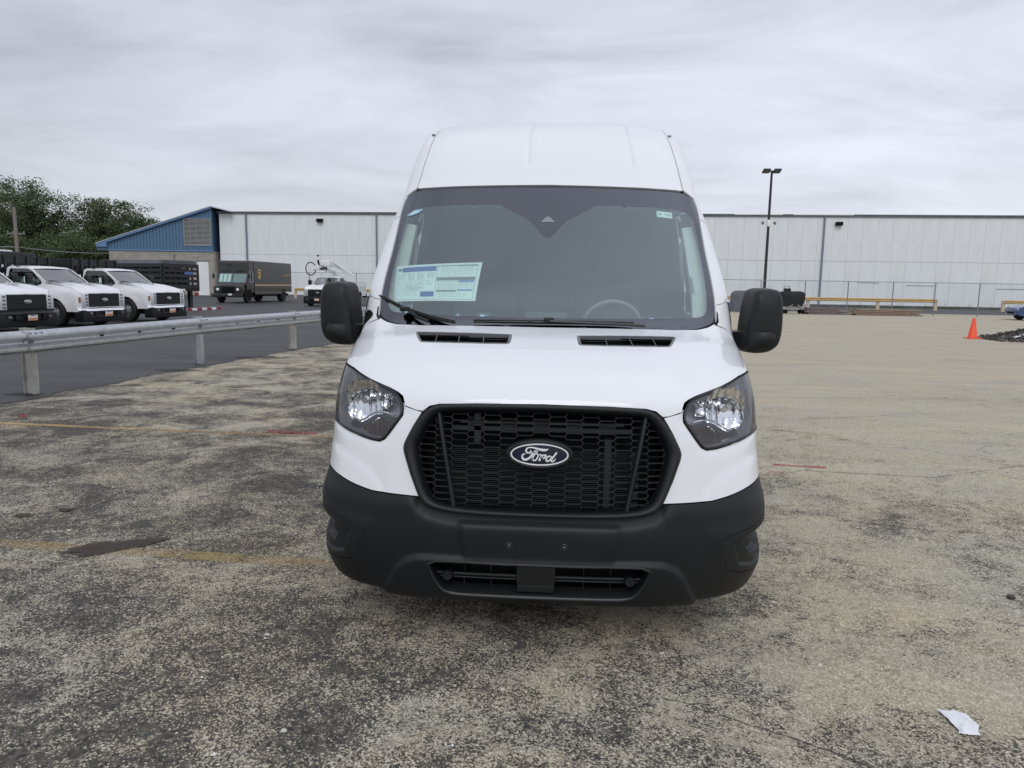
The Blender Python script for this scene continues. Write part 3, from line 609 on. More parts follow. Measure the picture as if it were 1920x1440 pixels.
for sg in (1, -1):
    w2 = np.array(win)*[sg, 1]
    ex = []
    for X in np.arange(.62, 1.75, .018):
        for Y in np.arange(s2Y(4.7), s2Y(9.6), .018): ex.append((sg*X, Y))
    panel('body_side_panel', [body_loop(sg), smoothloop(w2, 2)], lambda P: surf(P, 0, body_disp), M_white, van, .045, .04, .022, out=vout, extra=np.array(ex), smooth=50)
    g = panel('side_window', [inset(smoothloop(w2, 2), .004)], lambda P: surf(P, -.008), M_sideglass, van, .12, .12, .05, out=vout)
    # black door-window surround and the corner cover below the mirror
    cc = np.array([yz2d(*p) for p in [(1.24, 1.22), (1.30, 1.36), (1.44, 1.52), (1.53, 1.62), (1.53, 1.40), (1.60, 1.36), (1.62, 1.20), (1.45, 1.16)]])*[sg, 1]
    panel('mirror_corner_cover', [cc], lambda P: surf(P, .006), M_plast2, van, .03, out=vout)
    for a, b in (((1.16, 1.50), (1.22, .90)), ((1.22, .90), (1.45, .86)), ((1.45, .86), (1.56, .5)), ((2.66, 2.12), (2.66, .36)), ((2.66, 2.14), (2.0, 2.13)), ((4.0, 2.3), (4.0, .36))):
        pts = [yz2d(a[0]+(b[0]-a[0])*k/12, a[1]+(b[1]-a[1])*k/12, sg) for k in range(13)]
        seam = MB(); seam.tube([tuple(v) for v in surf(np.array(pts), .0005)], .0035, 5); seam.build('door_seam', M_black, van)
# pillar seam near the windscreen corner
for sg in (1, -1):
    pl = MB(); q = surf(D2([(sg*.715, 11.66), (sg*.76, 11.70), (sg*.84, 11.78), (sg*.93, 11.72), (sg*1.0, 11.55)]), .0003)
    pl.tube([tuple(v) for v in q], .0022, 5); pl.build('pillar_seam', M_trimgrey, van); pl = MB(); q = surf(D2([(sg*.786, 14.15), (sg*.85, 14.08), (sg*1.0, 13.95)]), .0003); pl.tube([tuple(v) for v in q], .002, 5)
    pl.build('pillar_seam', M_trimgrey, van)
# --- hood
hood_half = [(0, 7.70), (.177, 7.65), (.288, 7.56), (.318, 7.44), (.340, 7.21), (.36, 7.225), (.40, 7.385), (.403, 7.53), (.411, 7.80), (.430, 7.95), (.463, 8.09), (.515, 8.24), (.572, 8.39), (.637, 8.58), (.705, 8.78), (.80, 8.93), (.88, 9.03), (.972, 9.17), (.955, 9.6), (.91, 10.2), (.85, 10.78), (.785, 11.05), (.70, 11.12), (.676, 11.17), (.625, 11.04), (.56, 10.92), (.44, 10.835), (.29, 10.815), (0, 10.79)]
VENT = [(.105, 10.31), (.43, 10.41), (.440, 10.36), (.405, 9.86), (.385, 9.82), (.115, 9.80), (.100, 9.85), (.098, 10.27)]
hl1 = D2([(-.15, 8.35), (.25, 8.4), (.38, 8.75), (.47, 9.4), (.53, 10.2), (.58, 10.8)])
def hood_disp(P):
    Q = P.copy(); Q[:, 0] = np.abs(Q[:, 0]); poly = np.concatenate([hl1, [[-.22, hl1[-1][1]]]])
    s_ = sdf(Q, poly); d = .009*(1/(1+np.exp(s_/.022)))
    lip = distpoly(Q, D2([(0, 7.70), (.177, 7.65), (.288, 7.56), (.34, 7.24)]), False); d -= .003*np.exp(-(lip/.006)**2)
    return d
vholes = [smoothloop(D2(VENT), 1), smoothloop(D2(mirr(VENT)), 1)]
panel('hood', [D2(both(hood_half))]+vholes, lambda P: surf(P, 0, hood_disp), M_white, van, .028, .022, .016, out=vout, smooth=50)
for sg in (1, -1):
    L = D2([(sg*a, s) for a, s in VENT]); L = smoothloop(L, 1)
    fr = cdt([inset(L, .0005), inset(L, .011)], .02, .02, .012)
    v_ = empty('hood_vent'); v_.parent = van
    panel('vent_frame', [inset(L, .0005), inset(L, .013)], lambda P: surf(P, .010), M_trimgrey, v_, .03, .03, .012, rim=.03, out=vout)
    panel('vent_floor', [inset(L, .002)], lambda P: surf(P, -.022), M_black, v_, .05, .05, .03, rim=0, out=vout)
    li = inset(L, .012)
    x0, x1 = li[:, 0].min(), li[:, 0].max(); y0, y1 = li[:, 1].min(), li[:, 1].max()
    for k in range(5):
        Y = y0+(y1-y0)*(k+.5)/5; X = np.linspace(x0, x1, 200); P = np.stack([X, X*0+Y], 1); q = P[inpoly(P, li)]
        if len(q) < 2: continue
        Xs = np.linspace(q[0, 0], q[-1, 0], 14); a = surf(np.stack([Xs, Xs*0+Y-.006], 1), -.001); b = surf(np.stack([Xs, Xs*0+Y+.004], 1), -.009)
        s_ = MB(); s_.grid([[tuple(p) for p in a], [tuple(p) for p in b], [tuple(p+np.array([0, .002, -.003])) for p in b], [tuple(p+np.array([0, .002, -.003])) for p in a]]); s_.build('vent_slat', M_plast2, v_)
    for k in (1, 2, 3):
        X = x0+(x1-x0)*k/4; s_ = MB(); s_.tube([tuple(p) for p in surf(np.array([[X+.006, y0], [X-.004, y1]]), .001)], .002, 5); s_.build('vent_divider', M_trimgrey, v_)
# --- roof
roof_half = [(0, 15.05), (.30, 15.02), (.50, 15.01), (.66, 15.02), (.672, 15.06), (.674, 15.6), (.674, 16.4), (.674, 17.4), (.682, 18.8), (.688, 20.0), (.688, 25.9), (0, 25.9)]
grooves = [((-.091, 15.7), (-.097, 17.2), (-.10, 20), (-.10, 25)), ((.382, 15.7), (.388, 17.2), (.41, 19), (.41, 25)), ((-.41, 17.9), (-.41, 19), (-.41, 25))]
GR = [D2(g) for g in grooves]
def roof_disp(P):
    d = np.zeros(len(P))
    for g in GR: d -= .007*np.exp(-(distpoly(P, g, False)/.008)**2)
    lip = distpoly(P, D2([(-.68, 15.05), (0, 15.1), (.68, 15.05)]), False); d += .004*np.exp(-(lip/.02)**2)
    return d
ex = np.concatenate([np.array([(g0+dx, yy) for yy in np.arange(s2Y(15.5), s2Y(19.5), .03) for dx in (-.014, -.009, -.005, 0, .005, .009, .014) for g0 in [np.interp(yy, g[:, 1], g[:, 0])]]) for g in GR])
panel('roof_panel', [D2(both(roof_half))], lambda P: surf(P, 0, roof_disp), M_white, van, .06, .035, .03, rim=.02, out=vout, smooth=50, extra=ex)
for sg in (1, -1):
    L = np.array([tuple(p) for p in D2([(sg*.695, 20.0), (sg*1.0, 20.0), (sg*1.0, 26), (sg*.695, 26)])])
    panel('roof_rail_strip', [L], lambda P: surf(P, 0, body_disp), M_white, van, .05, .1, .04, out=vout)
    c = MB(); q = surf(D2([(sg*.73, 17.35)]), -.004)[0]; c.box(q[0]-.012, q[0]+.012, q[1]-.01, q[1]+.02, q[2]-.006, q[2]+.004); c.build('drip_channel_clip', M_trimgrey, van)
rear = MB(); rear.box(-.95, .95, 5.93, 5.97, .36, 2.62, .02); rear.box(-.86, .86, 5.9, 5.965, 2.60, 2.66); rear.build('rear_doors', M_white, van, 40)
for sg in (1, -1):
    b = MB(); b.box(sg*.93-.04, sg*.93+.04, 5.95, 6.0, .95, 1.75, .01); b.build('rear_light', M_red, van)
b = MB(); b.box(-.98, .98, 5.9, 6.05, .40, .56, .02); b.build('rear_bumper', M_plast, van, 40)
b = MB(); b.box(-.95, .95, .55, 5.9, .26, .34); b.box(-.86, .86, 1.05, 1.10, .34, 1.16); b.build('underbody', M_black, van)
b = MB(); b.prism([(-1.0, .34), (1.0, .34), (1.0, 1.3), (.90, 2.0), (.80, 2.55), (-.80, 2.55), (-.90, 2.0), (-1.0, 1.3)], 2.75, 2.79, 'xz'); b.build('bulkhead', M_cabin, van)
# --- bumper
def side_pt(y, z): return yz2d(y, z)
bump_half = [(0, 0.02), (.30, .02), (.62, .02), (.85, .02), (.97, .05)]
FOG = [(.525, 3.42), (.58, 3.60), (.90, 4.0), (1.0, 4.05), (1.03, 3.0), (.95, 2.4), (.80, 2.12), (.66, 2.20), (.59, 2.36)]
MOUTH = [(0, 2.615), (.10, 2.61), (.206, 2.63), (.305, 2.60), (.297, 2.2), (.285, 1.78), (.272, 1.5), (.25, 1.36), (.22, 1.31), (.06, 1.30), (0, 1.30)]
WEDGE = [(-.12, 2.74), (.21, 2.74), (.30, 2.74), (.345, 2.71), (.385, 2.55), (.412, 2.30), (.45, 1.7), (.50, .95), (.54, .45), (.56, .0), (.56, -.5), (-.12, -.5)]
PLATE = [(-.12, 3.95), (.213, 3.95), (.200, 2.72), (-.12, 2.72)]
LEDGE = [(-.12, 3.97), (.22, 3.97), (.25, 4.0), (.31, 4.15), (.345, 4.45), (.355, 4.64), (.36, 5), (-.12, 5)]
CORN = [(.50, 3.75), (.52, 3.2), (.56, 2.2), (.60, 1.9), (.72, 1.85), (.9, 1.95), (1.3, 1.8), (1.3, 4.1), (1.0, 4.15), (.75, 4.0), (.60, 3.88)]
FI1 = [(.63, 3.22), (.70, 3.28), (.70, 2.95), (.83, 3.05), (.98, 3.25), (.98, 2.9), (.86, 2.62), (.72, 2.6), (.66, 2.75)]
def sstep(x, w): return 1/(1+np.exp(np.clip(x/w, -30, 30)))
def s2(P, L): return sdf(P, D2(L))
def bump_disp(P):
    Q = P.copy(); Q[:, 0] = np.abs(Q[:, 0]); d = np.zeros(len(P))
    w = s2(Q, WEDGE); d += .020*sstep(w, .0035)
    d += .010*sstep(s2(Q, PLATE), .003)*(1-sstep(w, .003))
    d -= .026*sstep(s2(Q, LEDGE), .008)
    cs = s2(Q, CORN); d += .006*sstep(cs, .012)*np.clip(1-(Q[:, 0]-.7)/.9, .2, 1)
    d += .006*np.exp(-((Q[:, 1]-s2Y(4.45))/.05)**2)*(Q[:, 0] > .5)
    return d
half = bump_half+[tuple(x) for x in []]
bl = [tuple(p) for p in D2([(0, .0), (.30, .0), (.62, .0), (.85, .0), (1.0, .0)])]+[yz2d(.56, .20), yz2d(.575, .45), yz2d(.578, .645)]+[tuple(p) for p in D2([(1.0, 5.085), (.90, 5.085), (.80, 5.045), (.70, 4.945), (.593, 4.805), (.51, 4.705), (.42, 4.685), (.345, 4.675), (.33, 4.60), (.312, 4.47), (.272, 4.345), (.22, 4.275), (.11, 4.245), (0, 4.24)])]
bl = bl+[(-x, y) for x, y in reversed(bl) if x > 1e-6]
ml = D2(both(MOUTH))
fogs = [np.array(D2(FOG))*[sg, 1] for sg in (1, -1)]
panel('front_bumper', [np.array(bl), smoothloop(ml, 1)]+fogs, lambda P: surf(P, 0, bump_disp), M_plast, van, .0115, .0085, .012, rim=.03, out=vout, smooth=55)
def fog_disp(P):
    Q = P.copy(); Q[:, 0] = np.abs(Q[:, 0]); d = bump_disp(P)
    d += -.001
    ins = s2(Q, [(.605, 3.30), (.68, 3.48), (.80, 3.62), (.98, 3.78), (1.0, 2.9), (.90, 2.42), (.76, 2.36), (.655, 2.52)]); d -= .016*sstep(ins, .0022)
    core = s2(Q, [(.675, 3.30), (.72, 3.46), (.83, 3.58), (.96, 3.68), (.98, 3.1), (.88, 2.82), (.74, 2.76)]); d -= .034*sstep(core, .0022)
    return d
for sg in (1, -1): panel('fog_lamp_bezel', [inset(D2(FOG), .0028)*[sg, 1]], lambda P: surf(P, 0, fog_disp), M_plast, van, .006, .0055, .006, rim=.02, out=vout, smooth=55)
b = MB(); b.box(-.40, .40, .075, .22, .212, .222); b.build('lower_intake_floor', M_black, van)
b = MB(); b.box(-.56, .56, .15, .16, .20, .44); b.build('lower_intake_back', M_black, van)
# mouth: frame lip, dark cavity, cross bar, tow block, round caps
panel('lower_intake_cavity', [inset(ml, -.07)], lambda P: surf(P, -.085), M_black, van, .06, .04, .04, rim=0, out=vout)
ml2 = smoothloop(ml, 1)
rg = [surf(inset(ml2, d), o, bump_disp) for d, o in ((-.010, .001), (-.005, .006), (.0, .004), (.004, -.006), (.006, -.07))]
b = MB(); b.grid([[tuple(p) for p in r_]+[tuple(r_[0])] for r_ in rg]); b.build('lower_intake_lip', M_plast2, van, 60)
b = MB(); xs = np.linspace(-.455, .455, 24); P = [(x, ysurf(x, .325)+.035, .325) for x in xs]; b.tube(P, .009, 8); b.tube([(p[0], p[1]+.002, p[2]-.017) for p in P], .004, 6); b.build('intake_crossbar', M_plast, van, 40)
b = MB()
for x in (-.21, .20, -.33, .32): b.box(x-.002, x+.002, ysurf(x, .3)+.04, ysurf(x, .3)+.07, .24, .40)
b.build('intake_fin', M_plast2, van)
for x in (-.40, .40):
    b = MB(); b.lathe([(.001, -.02), (.021, -.02), (.024, -.014), (.024, .03)], 'y', at=(x, ysurf(x, .325)+.02, .325), n=24); b.build('tow_eye_cap', M_plast, van, 40)
b = MB(); b.box(-.095, .075, .012, .10, .30, .398, .008); b.box(-.092, .072, .02, .10, .262, .298, .006); b.build('radar_cover', M_plast2, van, 40)
for bx in (.067*1.45, -.077*1.45):
    q = surf(np.array([[bx, s2Y(3.28)]]), .0)[0]
    b = MB(); b.lathe([(.0145, -.008), (.0142, -.0115), (.0125, -.0125), (.0112, -.0105), (.0112, -.006)], 'y', at=(q[0], q[1], q[2]), n=24); b.build('plate_bolt_ring', mat('bolt_ring_grey', (.045, .047, .05), .4), van, 40)
    b = MB(); b.lathe([(.0112, -.0085), (.001, -.0085)], 'y', at=(q[0], q[1], q[2]), n=20); b.build('plate_bolt_shade_disc', M_black, van)  # black disc stands in for the shade down in the bolt recess
    b = MB(); b.lathe([(.001, -.0115), (.0045, -.011), (.0055, -.008)], 'y', at=(q[0], q[1], q[2]), n=16); b.build('plate_bolt', M_trimgrey, van, 40)
# --- grille: frame, honeycomb, struts, emblem
FO = smoothloop(D2(both(FRAME)), 2); IN_ = smoothloop(D2(both(INNER)), 2)
def resn(L, n):
    L = np.asarray(L); d = np.concatenate([[0], np.cumsum(np.linalg.norm(np.roll(L, -1, 0)-L, axis=1))]); t = np.linspace(0, d[-1], n, endpoint=False); LL = np.vstack([L, L[:1]])
    return np.stack([np.interp(t, d, LL[:, 0]), np.interp(t, d, LL[:, 1])], 1)
nF = 220; fo = resn(FO, nF); cen = np.array([0, s2Y(6.0)])
def near_in(P):
    out = []; II = resn(IN_, 900)
    for p in P:
        out.append(II[np.argmin(((II-p)**2).sum(1))])
    return np.array(out)
fi = near_in(fo)
for _ in range(6): fi = (np.roll(fi, 1, 0)+fi*2+np.roll(fi, -1, 0))/4
gr = empty('grille'); gr.parent = van
prof = [(-.02, -.012), (0, .002), (.10, .010), (.30, .015), (.55, .014), (.80, .006), (.95, -.006), (1.0, -.016), (1.03, -.03), (1.06, -.032), (1.09, -.024), (1.14, -.030), (1.16, -.06)]
rows = [surf(fo+(fi-fo)*t, o) for t, o in prof]
b = MB(); b.grid([[tuple(p) for p in r_]+[tuple(r_[0])] for r_ in rows]); b.build('grille_frame', M_plast, gr, 60)
# honeycomb: every wall is a thin deep strip following the curved grille
INx = surf(resn(IN_, 300)); poly_xz = INx[:, [0, 2]]
hc = MB(); pitch, ch, edge, dx = .0715, .0275, .0585, .0065
def hq(x, z): return ysurf(x, z)+.030
done = set()
def wall(p, q):
    key = tuple(sorted([(round(p[0], 3), round(p[1], 3)), (round(q[0], 3), round(q[1], 3))]))
    if key in done: return
    done.add(key)
    m_ = np.array([[(p[0]+q[0])/2, (p[1]+q[1])/2]])
    if not inpoly(m_, poly_xz)[0] or ((m_[0, 0]/.150)**2+((m_[0, 1]-.885)/.068)**2) < 1: return
    ya, yb = hq(*p), hq(*q); d = .014; w = .0009; L = math.hypot(q[0]-p[0], q[1]-p[1]); nx, nz = -(q[1]-p[1])/L*w, (q[0]-p[0])/L*w
    V = []
    for (X, Z), y in ((p, ya), (q, yb)):
        V += [(X+nx, y, Z+nz), (X-nx, y, Z-nz), (X+nx*1.4, y+d, Z+nz*1.4), (X-nx*1.4, y+d, Z-nz*1.4)]
    hc.add(V, [(0, 1, 5, 4), (0, 4, 6, 2), (1, 3, 7, 5), (2, 6, 7, 3)])
for i in range(-9, 10):
    for j in range(-1, 20):
        cx = i*pitch; cz = .62+j*ch+(ch/2 if i % 2 else 0)
        x0, x1, xl, xr = cx-edge/2, cx+edge/2, cx-edge/2-(pitch-edge), cx+edge/2+(pitch-edge)
        pts = [(x0, cz+ch/2), (x1, cz+ch/2), (xr, cz), (x1, cz-ch/2), (x0, cz-ch/2), (xl, cz)]
        for k in range(6): wall(pts[k], pts[(k+1) % 6])
hc.build('honeycomb_mesh', mat('grille_mesh_plastic', (.03, .032, .036), .4), gr)
panel('grille_backing', [inset(resn(IN_, 160), -.03)], lambda P: surf(P, -.20), M_black, gr, .08, .06, .05, rim=0, out=vout)
b = MB()
for k in range(30):
    z = .60+k*.0092; b.box(-.40, .41, .155, .158, z, z+.0022)
b.build('radiator_fin', mat('radiator_fin_grey', (.05, .052, .056), .5), gr)
b = MB(); b.box(-.40, .40, .15, .17, .955, .975); b.box(-.36, .36, .14, .17, .99, 1.0); b.box(.28, .31, .13, .17, .62, .93); b.box(-.30, -.27, .15, .17, .9, 1.08)
for k in range(6): b.box(.395, .43, .115, .15, .63+k*.045, .655+k*.045)
b.build('radiator_support', mat('radiator_grey', (.035, .036, .04), .6), gr)
for sg in (1, -1):
    b = MB(); n = 14
    xt, zt, xb, zb = sg*.455, 1.045, sg*.376, .640
    A = []
    for k in range(n+1):
        t = k/n; x = xt+(xb-xt)*t; z = zt+(zb-zt)*t; y = ysurf(x, z)+.012; w = .011
        A.append([(x-w, y+.03, z), (x-w*.8, y+.003, z), (x, y-.002, z), (x+w*.8, y+.003, z), (x+w, y+.03, z)])
    b.grid(A); b.build('grille_strut', M_plast, gr, 60)
em = empty('oval_emblem', (-.005, .018, .886)); em.parent = gr
def ell(a, c, y, n=64): return [(a*math.cos(2*math.pi*k/n), y+.10*(a*math.cos(2*math.pi*k/n))**2, c*math.sin(2*math.pi*k/n)) for k in range(n)]
EP = [(.146, .065, .02), (.146, .064, .0), (.142, .061, -.010), (.134, .055, -.014), (.126, .049, -.011), (.1245, .0485, -.009)]
b = MB(); b.grid([ell(a, c, y)+[ell(a, c, y)[0]] for a, c, y in EP]); b.build('emblem_bezel', M_plast, em, 60)
b = MB(); b.grid([ell(a, c, y)+[ell(a, c, y)[0]] for a, c, y in [(.1245, .0485, -.009), (.1235, .0475, -.0125), (.1185, .0430, -.0125), (.1175, .042, -.010)]]); b.build('emblem_ring', M_wh, em, 60)
b = MB(); b.grid([ell(a, c, y)+[ell(a, c, y)[0]] for a, c, y in [(.1178, .0425, -.0100), (.08, .03, -.0115), (.04, .014, -.0125), (.001, .0005, -.013)]]); b.build('emblem_field', M_blue, em, 60)
tf = lambda x, z: ((x-950)*1.84e-4, (613-z)*1.82e-4)
SCR = [([(748, 505), (742, 545), (705, 572), (665, 570), (642, 545), (638, 505), (660, 465), (710, 443), (770, 442), (830, 450), (890, 466), (950, 482), (1010, 494), (1075, 496), (1125, 488), (1152, 466)], [.004, .0055, .006, .0065, .007, .007, .006, .0045, .005, .006, .0075, .009, .0105, .0095, .006, .002]),
 ([(915, 482), (880, 500), (845, 530), (815, 565), (775, 620), (735, 675), (690, 715), (640, 737), (590, 732), (555, 700), (548, 655), (570, 612), (620, 597)], [.004, .0055, .0065, .007, .0075, .008, .0085, .009, .009, .008, .007, .006, .0035]),
 ([(700, 588), (745, 572), (800, 560), (850, 560)], .0045),
 ([(905, 515), (880, 505), (862, 525), (880, 548), (905, 540), (905, 515)], .0035),
 ([(895, 560), (850, 590), (812, 640), (792, 695), (795, 730), (825, 752), (865, 742), (900, 700), (917, 650), (912, 605), (890, 588), (860, 600)], [0.0048, 0.0056, 0.0064, 0.0072, 0.0072, 0.0064, 0.0060, 0.0060, 0.0056, 0.0048, 0.0040, 0.0032]),
 ([(775, 740), (800, 700)], .006),
 ([(915, 615), (955, 608), (1000, 612), (992, 650), (968, 700), (945, 757)], [0.0032, 0.0048, 0.0064, 0.0068, 0.0072, 0.0080]),
 ([(975, 700), (1005, 655), (1045, 618), (1085, 612), (1102, 632), (1085, 655), (1062, 650)], [0.0048, 0.0056, 0.0056, 0.0064, 0.0072, 0.0064, 0.0032]),
 ([(1030, 700), (1075, 680), (1110, 690)], .005),
 ([(1215, 650), (1180, 636), (1140, 655), (1108, 700), (1105, 742), (1135, 762), (1175, 745), (1215, 695), (1240, 645)], [0.0048, 0.0056, 0.0064, 0.0072, 0.0072, 0.0068, 0.0056, 0.0048, 0.0040]),
 ([(1345, 545), (1310, 600), (1270, 655), (1230, 715), (1218, 750), (1245, 768), (1290, 745), (1328, 695)], [0.0072, 0.0068, 0.0064, 0.0064, 0.0064, 0.0060, 0.0044, 0.0024])]
b = MB()
for P, w in SCR: strokes(b, [P], w, -.0148, -.0095, tf)
b.build('emblem_script', M_wh, em)
# --- headlights
for sg in (1, -1):
    h = empty('headlight'); h.parent = van
    L0 = smoothloop(D2(HLAMP), 1)*[sg, 1]
    rings = [(0.0, -.012), (.0, .003), (.004, .005), (.009, .003), (.011, -.004)]
    b = MB(); b.grid([[tuple(p) for p in surf(inset(L0, d), o)]+[tuple(surf(inset(L0, d), o)[0])] for d, o in rings]); b.build('headlight_seal', M_plast2, h, 60)
    Li = inset(L0, .009)
    panel('headlight_lens', [Li], lambda P: surf(P, .001), M_lens, h, .02, .02, .015, rim=0, out=vout)
    def hd(P, Li=Li): return -np.minimum(1, distpoly(P, Li)/.035)**.7*.055
    panel('lamp_housing', [Li], lambda P: surf(P, -.004, hd), M_housing, h, .014, .014, .012, rim=0, out=vout, smooth=35)
    P0 = surf(D2([(sg*.585, 7.42)]))[0]
    # main reflector bowl with vertical facets
    b = MB(); A = []; rx, rz = .106, .110; nA, nr = 56, 12
    for i in range(nr+1):
        t = i/nr; row = []
        for k in range(nA+1):
            an = 2*math.pi*k/nA; ex, ez = rx*t*math.cos(an), rz*t*math.sin(an)
            ex2 = max(-rx*.86, min(rx*.92, ex)); ez2 = max(-rz*.88, min(rz*.95, ez))
            fac = .0026*math.sin(ex2*190+.9*math.sin(ez2*40))*min(1, t*2)
            row.append((P0[0]-sg*.004+ex2, P0[1]+.048-.045*t*t+fac+.35*abs(0)+sg*ex2*.45*1, P0[2]-.005+ez2))
        A.append(row)
    b.grid(A); b.build('main_reflector', M_chrome, h, 20)
    b = MB(); b.lathe([(.001, -.024), (.012, -.024), (.017, -.016), (.018, .0)], 'y', at=(P0[0]-sg*.004, P0[1]+.035, P0[2]), n=20); b.build('bulb_shield', M_chrome, h, 50)
    P1 = surf(D2([(sg*.475, 7.50)]))[0]; b = MB(); A = []
    for i in range(7):
        t = i/6; row = []
        for k in range(25):
            an = 2*math.pi*k/24; ex = max(-.030, min(.030, .04*t*math.cos(an))); ez = max(-.035, min(.035, .045*t*math.sin(an)))
            row.append((P1[0]+ex, P1[1]+.040-.028*t*t+sg*ex*.3+.0012*math.sin(ez*160), P1[2]+.0+ez))
        A.append(row)
    b.grid(A); b.lathe([(.001, -.02), (.008, -.018), (.010, 0)], 'y', at=(P1[0], P1[1]+.03, P1[2]+.01), n=16); b.build('inner_reflector', M_chrome, h, 25)
    st = surf(D2([(sg*.66, 6.74), (sg*.63, 6.70), (sg*.603, 6.67), (sg*.57, 6.82), (sg*.535, 7.0), (sg*.51, 7.06), (sg*.48, 7.04), (sg*.44, 6.98)]), -.014)
    b = MB(); b.tube([tuple(p) for p in st], .005, 8); b.build('chrome_strip', M_chrome, h, 60)
    TL = D2([(sg*a, s) for a, s in [(.60, 6.42), (.548, 6.60), (.522, 6.82), (.455, 6.76), (.462, 6.58), (.480, 6.34), (.505, 6.27), (.56, 6.30)]])
    def rib(P): return .0035*np.sin(P[:, 0]*2*math.pi/.009)
    panel('turn_signal', [TL], lambda P: surf(P, -.022, rib), M_amber, h, .0022, .02, .0045, rim=.006, out=vout, smooth=20)
    UL = D2([(sg*a, s) for a, s in [(.66, 6.68), (.603, 6.60), (.57, 6.74), (.535, 6.92), (.51, 6.98), (.44, 6.92), (.452, 6.80), (.525, 6.86), (.552, 6.64), (.60, 6.46), (.68, 6.46)]])
    panel('lamp_lower_trim', [UL], lambda P: surf(P, -.02), mat('lamp_dark_trim', (.035, .035, .042), .3), h, .02, .02, .015, rim=.01, out=vout)
    SM = D2([(sg*a, s) for a, s in [(.90, 6.75), (.985, 6.85), (1.0, 8.0), (.95, 8.3), (.92, 7.6)]])
    panel('side_marker', [SM], lambda P: surf(P, -.010), mat('marker_orange', (.28, .10, .05), .3), h, .02, .02, .015, rim=.004, out=vout)
# --- windshield : frit band (opaque) and clear pane
wl = smoothloop(D2(both(WSH)), 1); cl = smoothloop(D2(both(CLEAR)), 1)
ws = empty('windshield'); ws.parent = van
panel('frit_band', [wl, cl], lambda P: surf(P, -.004), M_frit2, ws, .06, .05, .025, rim=0, out=vout, smooth=60)
panel('glass_pane', [cl], lambda P: surf(P, -.004), M_wind, ws, .09, .07, .035, rim=0, out=vout, smooth=60)
tri = D2([(-.027, 13.86), (.027, 13.86), (.006, 14.03), (-.006, 14.03)]); panel('sensor_window', [tri], lambda P: surf(P, -.0025), M_pgrey, ws, .03, rim=0, out=vout)
def qmap(c):           # corners (a,s): tl,tr,br,bl -> function of (u,v) in 0..1 (v down)
    c = D2(c)
    def f(uv):
        uv = np.asarray(uv, float); u, v = uv[:, :1], uv[:, 1:]; return (c[0]*(1-u)+c[1]*u)*(1-v)+(c[3]*(1-u)+c[2]*u)*v
    return f
def decal(name, q, rects, m, parent, off):
    b = MB()
    for (u0, v0, u1, v1) in rects:
        nu = max(1, int((u1-u0)*10)); nv = max(1, int((v1-v0)*6)); G = []
        for j in range(nv+1):
            uv = [(u0+(u1-u0)*i/nu, v0+(v1-v0)*j/nv) for i in range(nu+1)]; G.append([tuple(p) for p in surf(q(uv), off)])
        b.grid(G)
    return b.build(name, m, parent)
stq = qmap([(-.641, 12.56), (-.232, 12.66), (-.240, 11.60), (-.603, 11.60)])
sk = empty('price_sticker', (0, 0, 0)); sk.parent = van; sk['label'] = 'white window price sheet with blue header, black rules and small print'
decal('sticker_sheet', stq, [(0, 0, 1, 1)], M_paper, sk, -.0095)
decal('sticker_header', stq, [(.10, .065, .545, .20), (.38, .76, .545, .89)], M_pblue, sk  , -.0088)
decal('sticker_blue_box', stq, [(.80, .48, .955, .53), (.80, .715, .955, .755)], mat('print_mid_blue', (.16, .34, .58), .5), sk  , -.0088)
decal('sticker_green_bar', stq, [(.77, .055, .965, .095)], M_pgreen, sk  , -.0088)
decal('sticker_bar', stq, [(.565, .385, .960, .475), (.57, .73, .79, .775), (.56, .06, .77, .085)], M_pgrey, sk  , -.0088)
rr = [(.025, .07, .03, .96), (.555, .06, .559, .74), (.56, .20, .96, .205), (.80, .53, .803, .73), (.56, .50, .79, .505), (.965, .06, .968, .96), (.025, .955, .965, .96)]
decal('sticker_rule', stq, rr, M_pgrey, sk  , -.0088)
r2 = random.Random(3); tx = []
for (u0, u1, v0, v1, n) in ((.05, .17, .24, .42, 8), (.20, .29, .24, .44, 9), (.32, .42, .24, .44, 9), (.45, .54, .24, .40, 7), (.05, .54, .46, .60, 4), (.05, .35, .62, .9, 6), (.60, .94, .11, .18, 3), (.60, .94, .22, .36, 4), (.58, .78, .54, .71, 6), (.82, .95, .56, .69, 4), (.60, .90, .82, .92, 3)):
    for k in range(n):
        v = v0+(v1-v0)*k/n; u = u0
        while u < u1-.01:
            w = r2.uniform(.012, .05); tx.append((u, v, min(u+w, u1), v+.011)); u += w+r2.uniform(.006, .03)
decal('sticker_small_print', stq, tx, M_plgrey, sk  , -.0088)
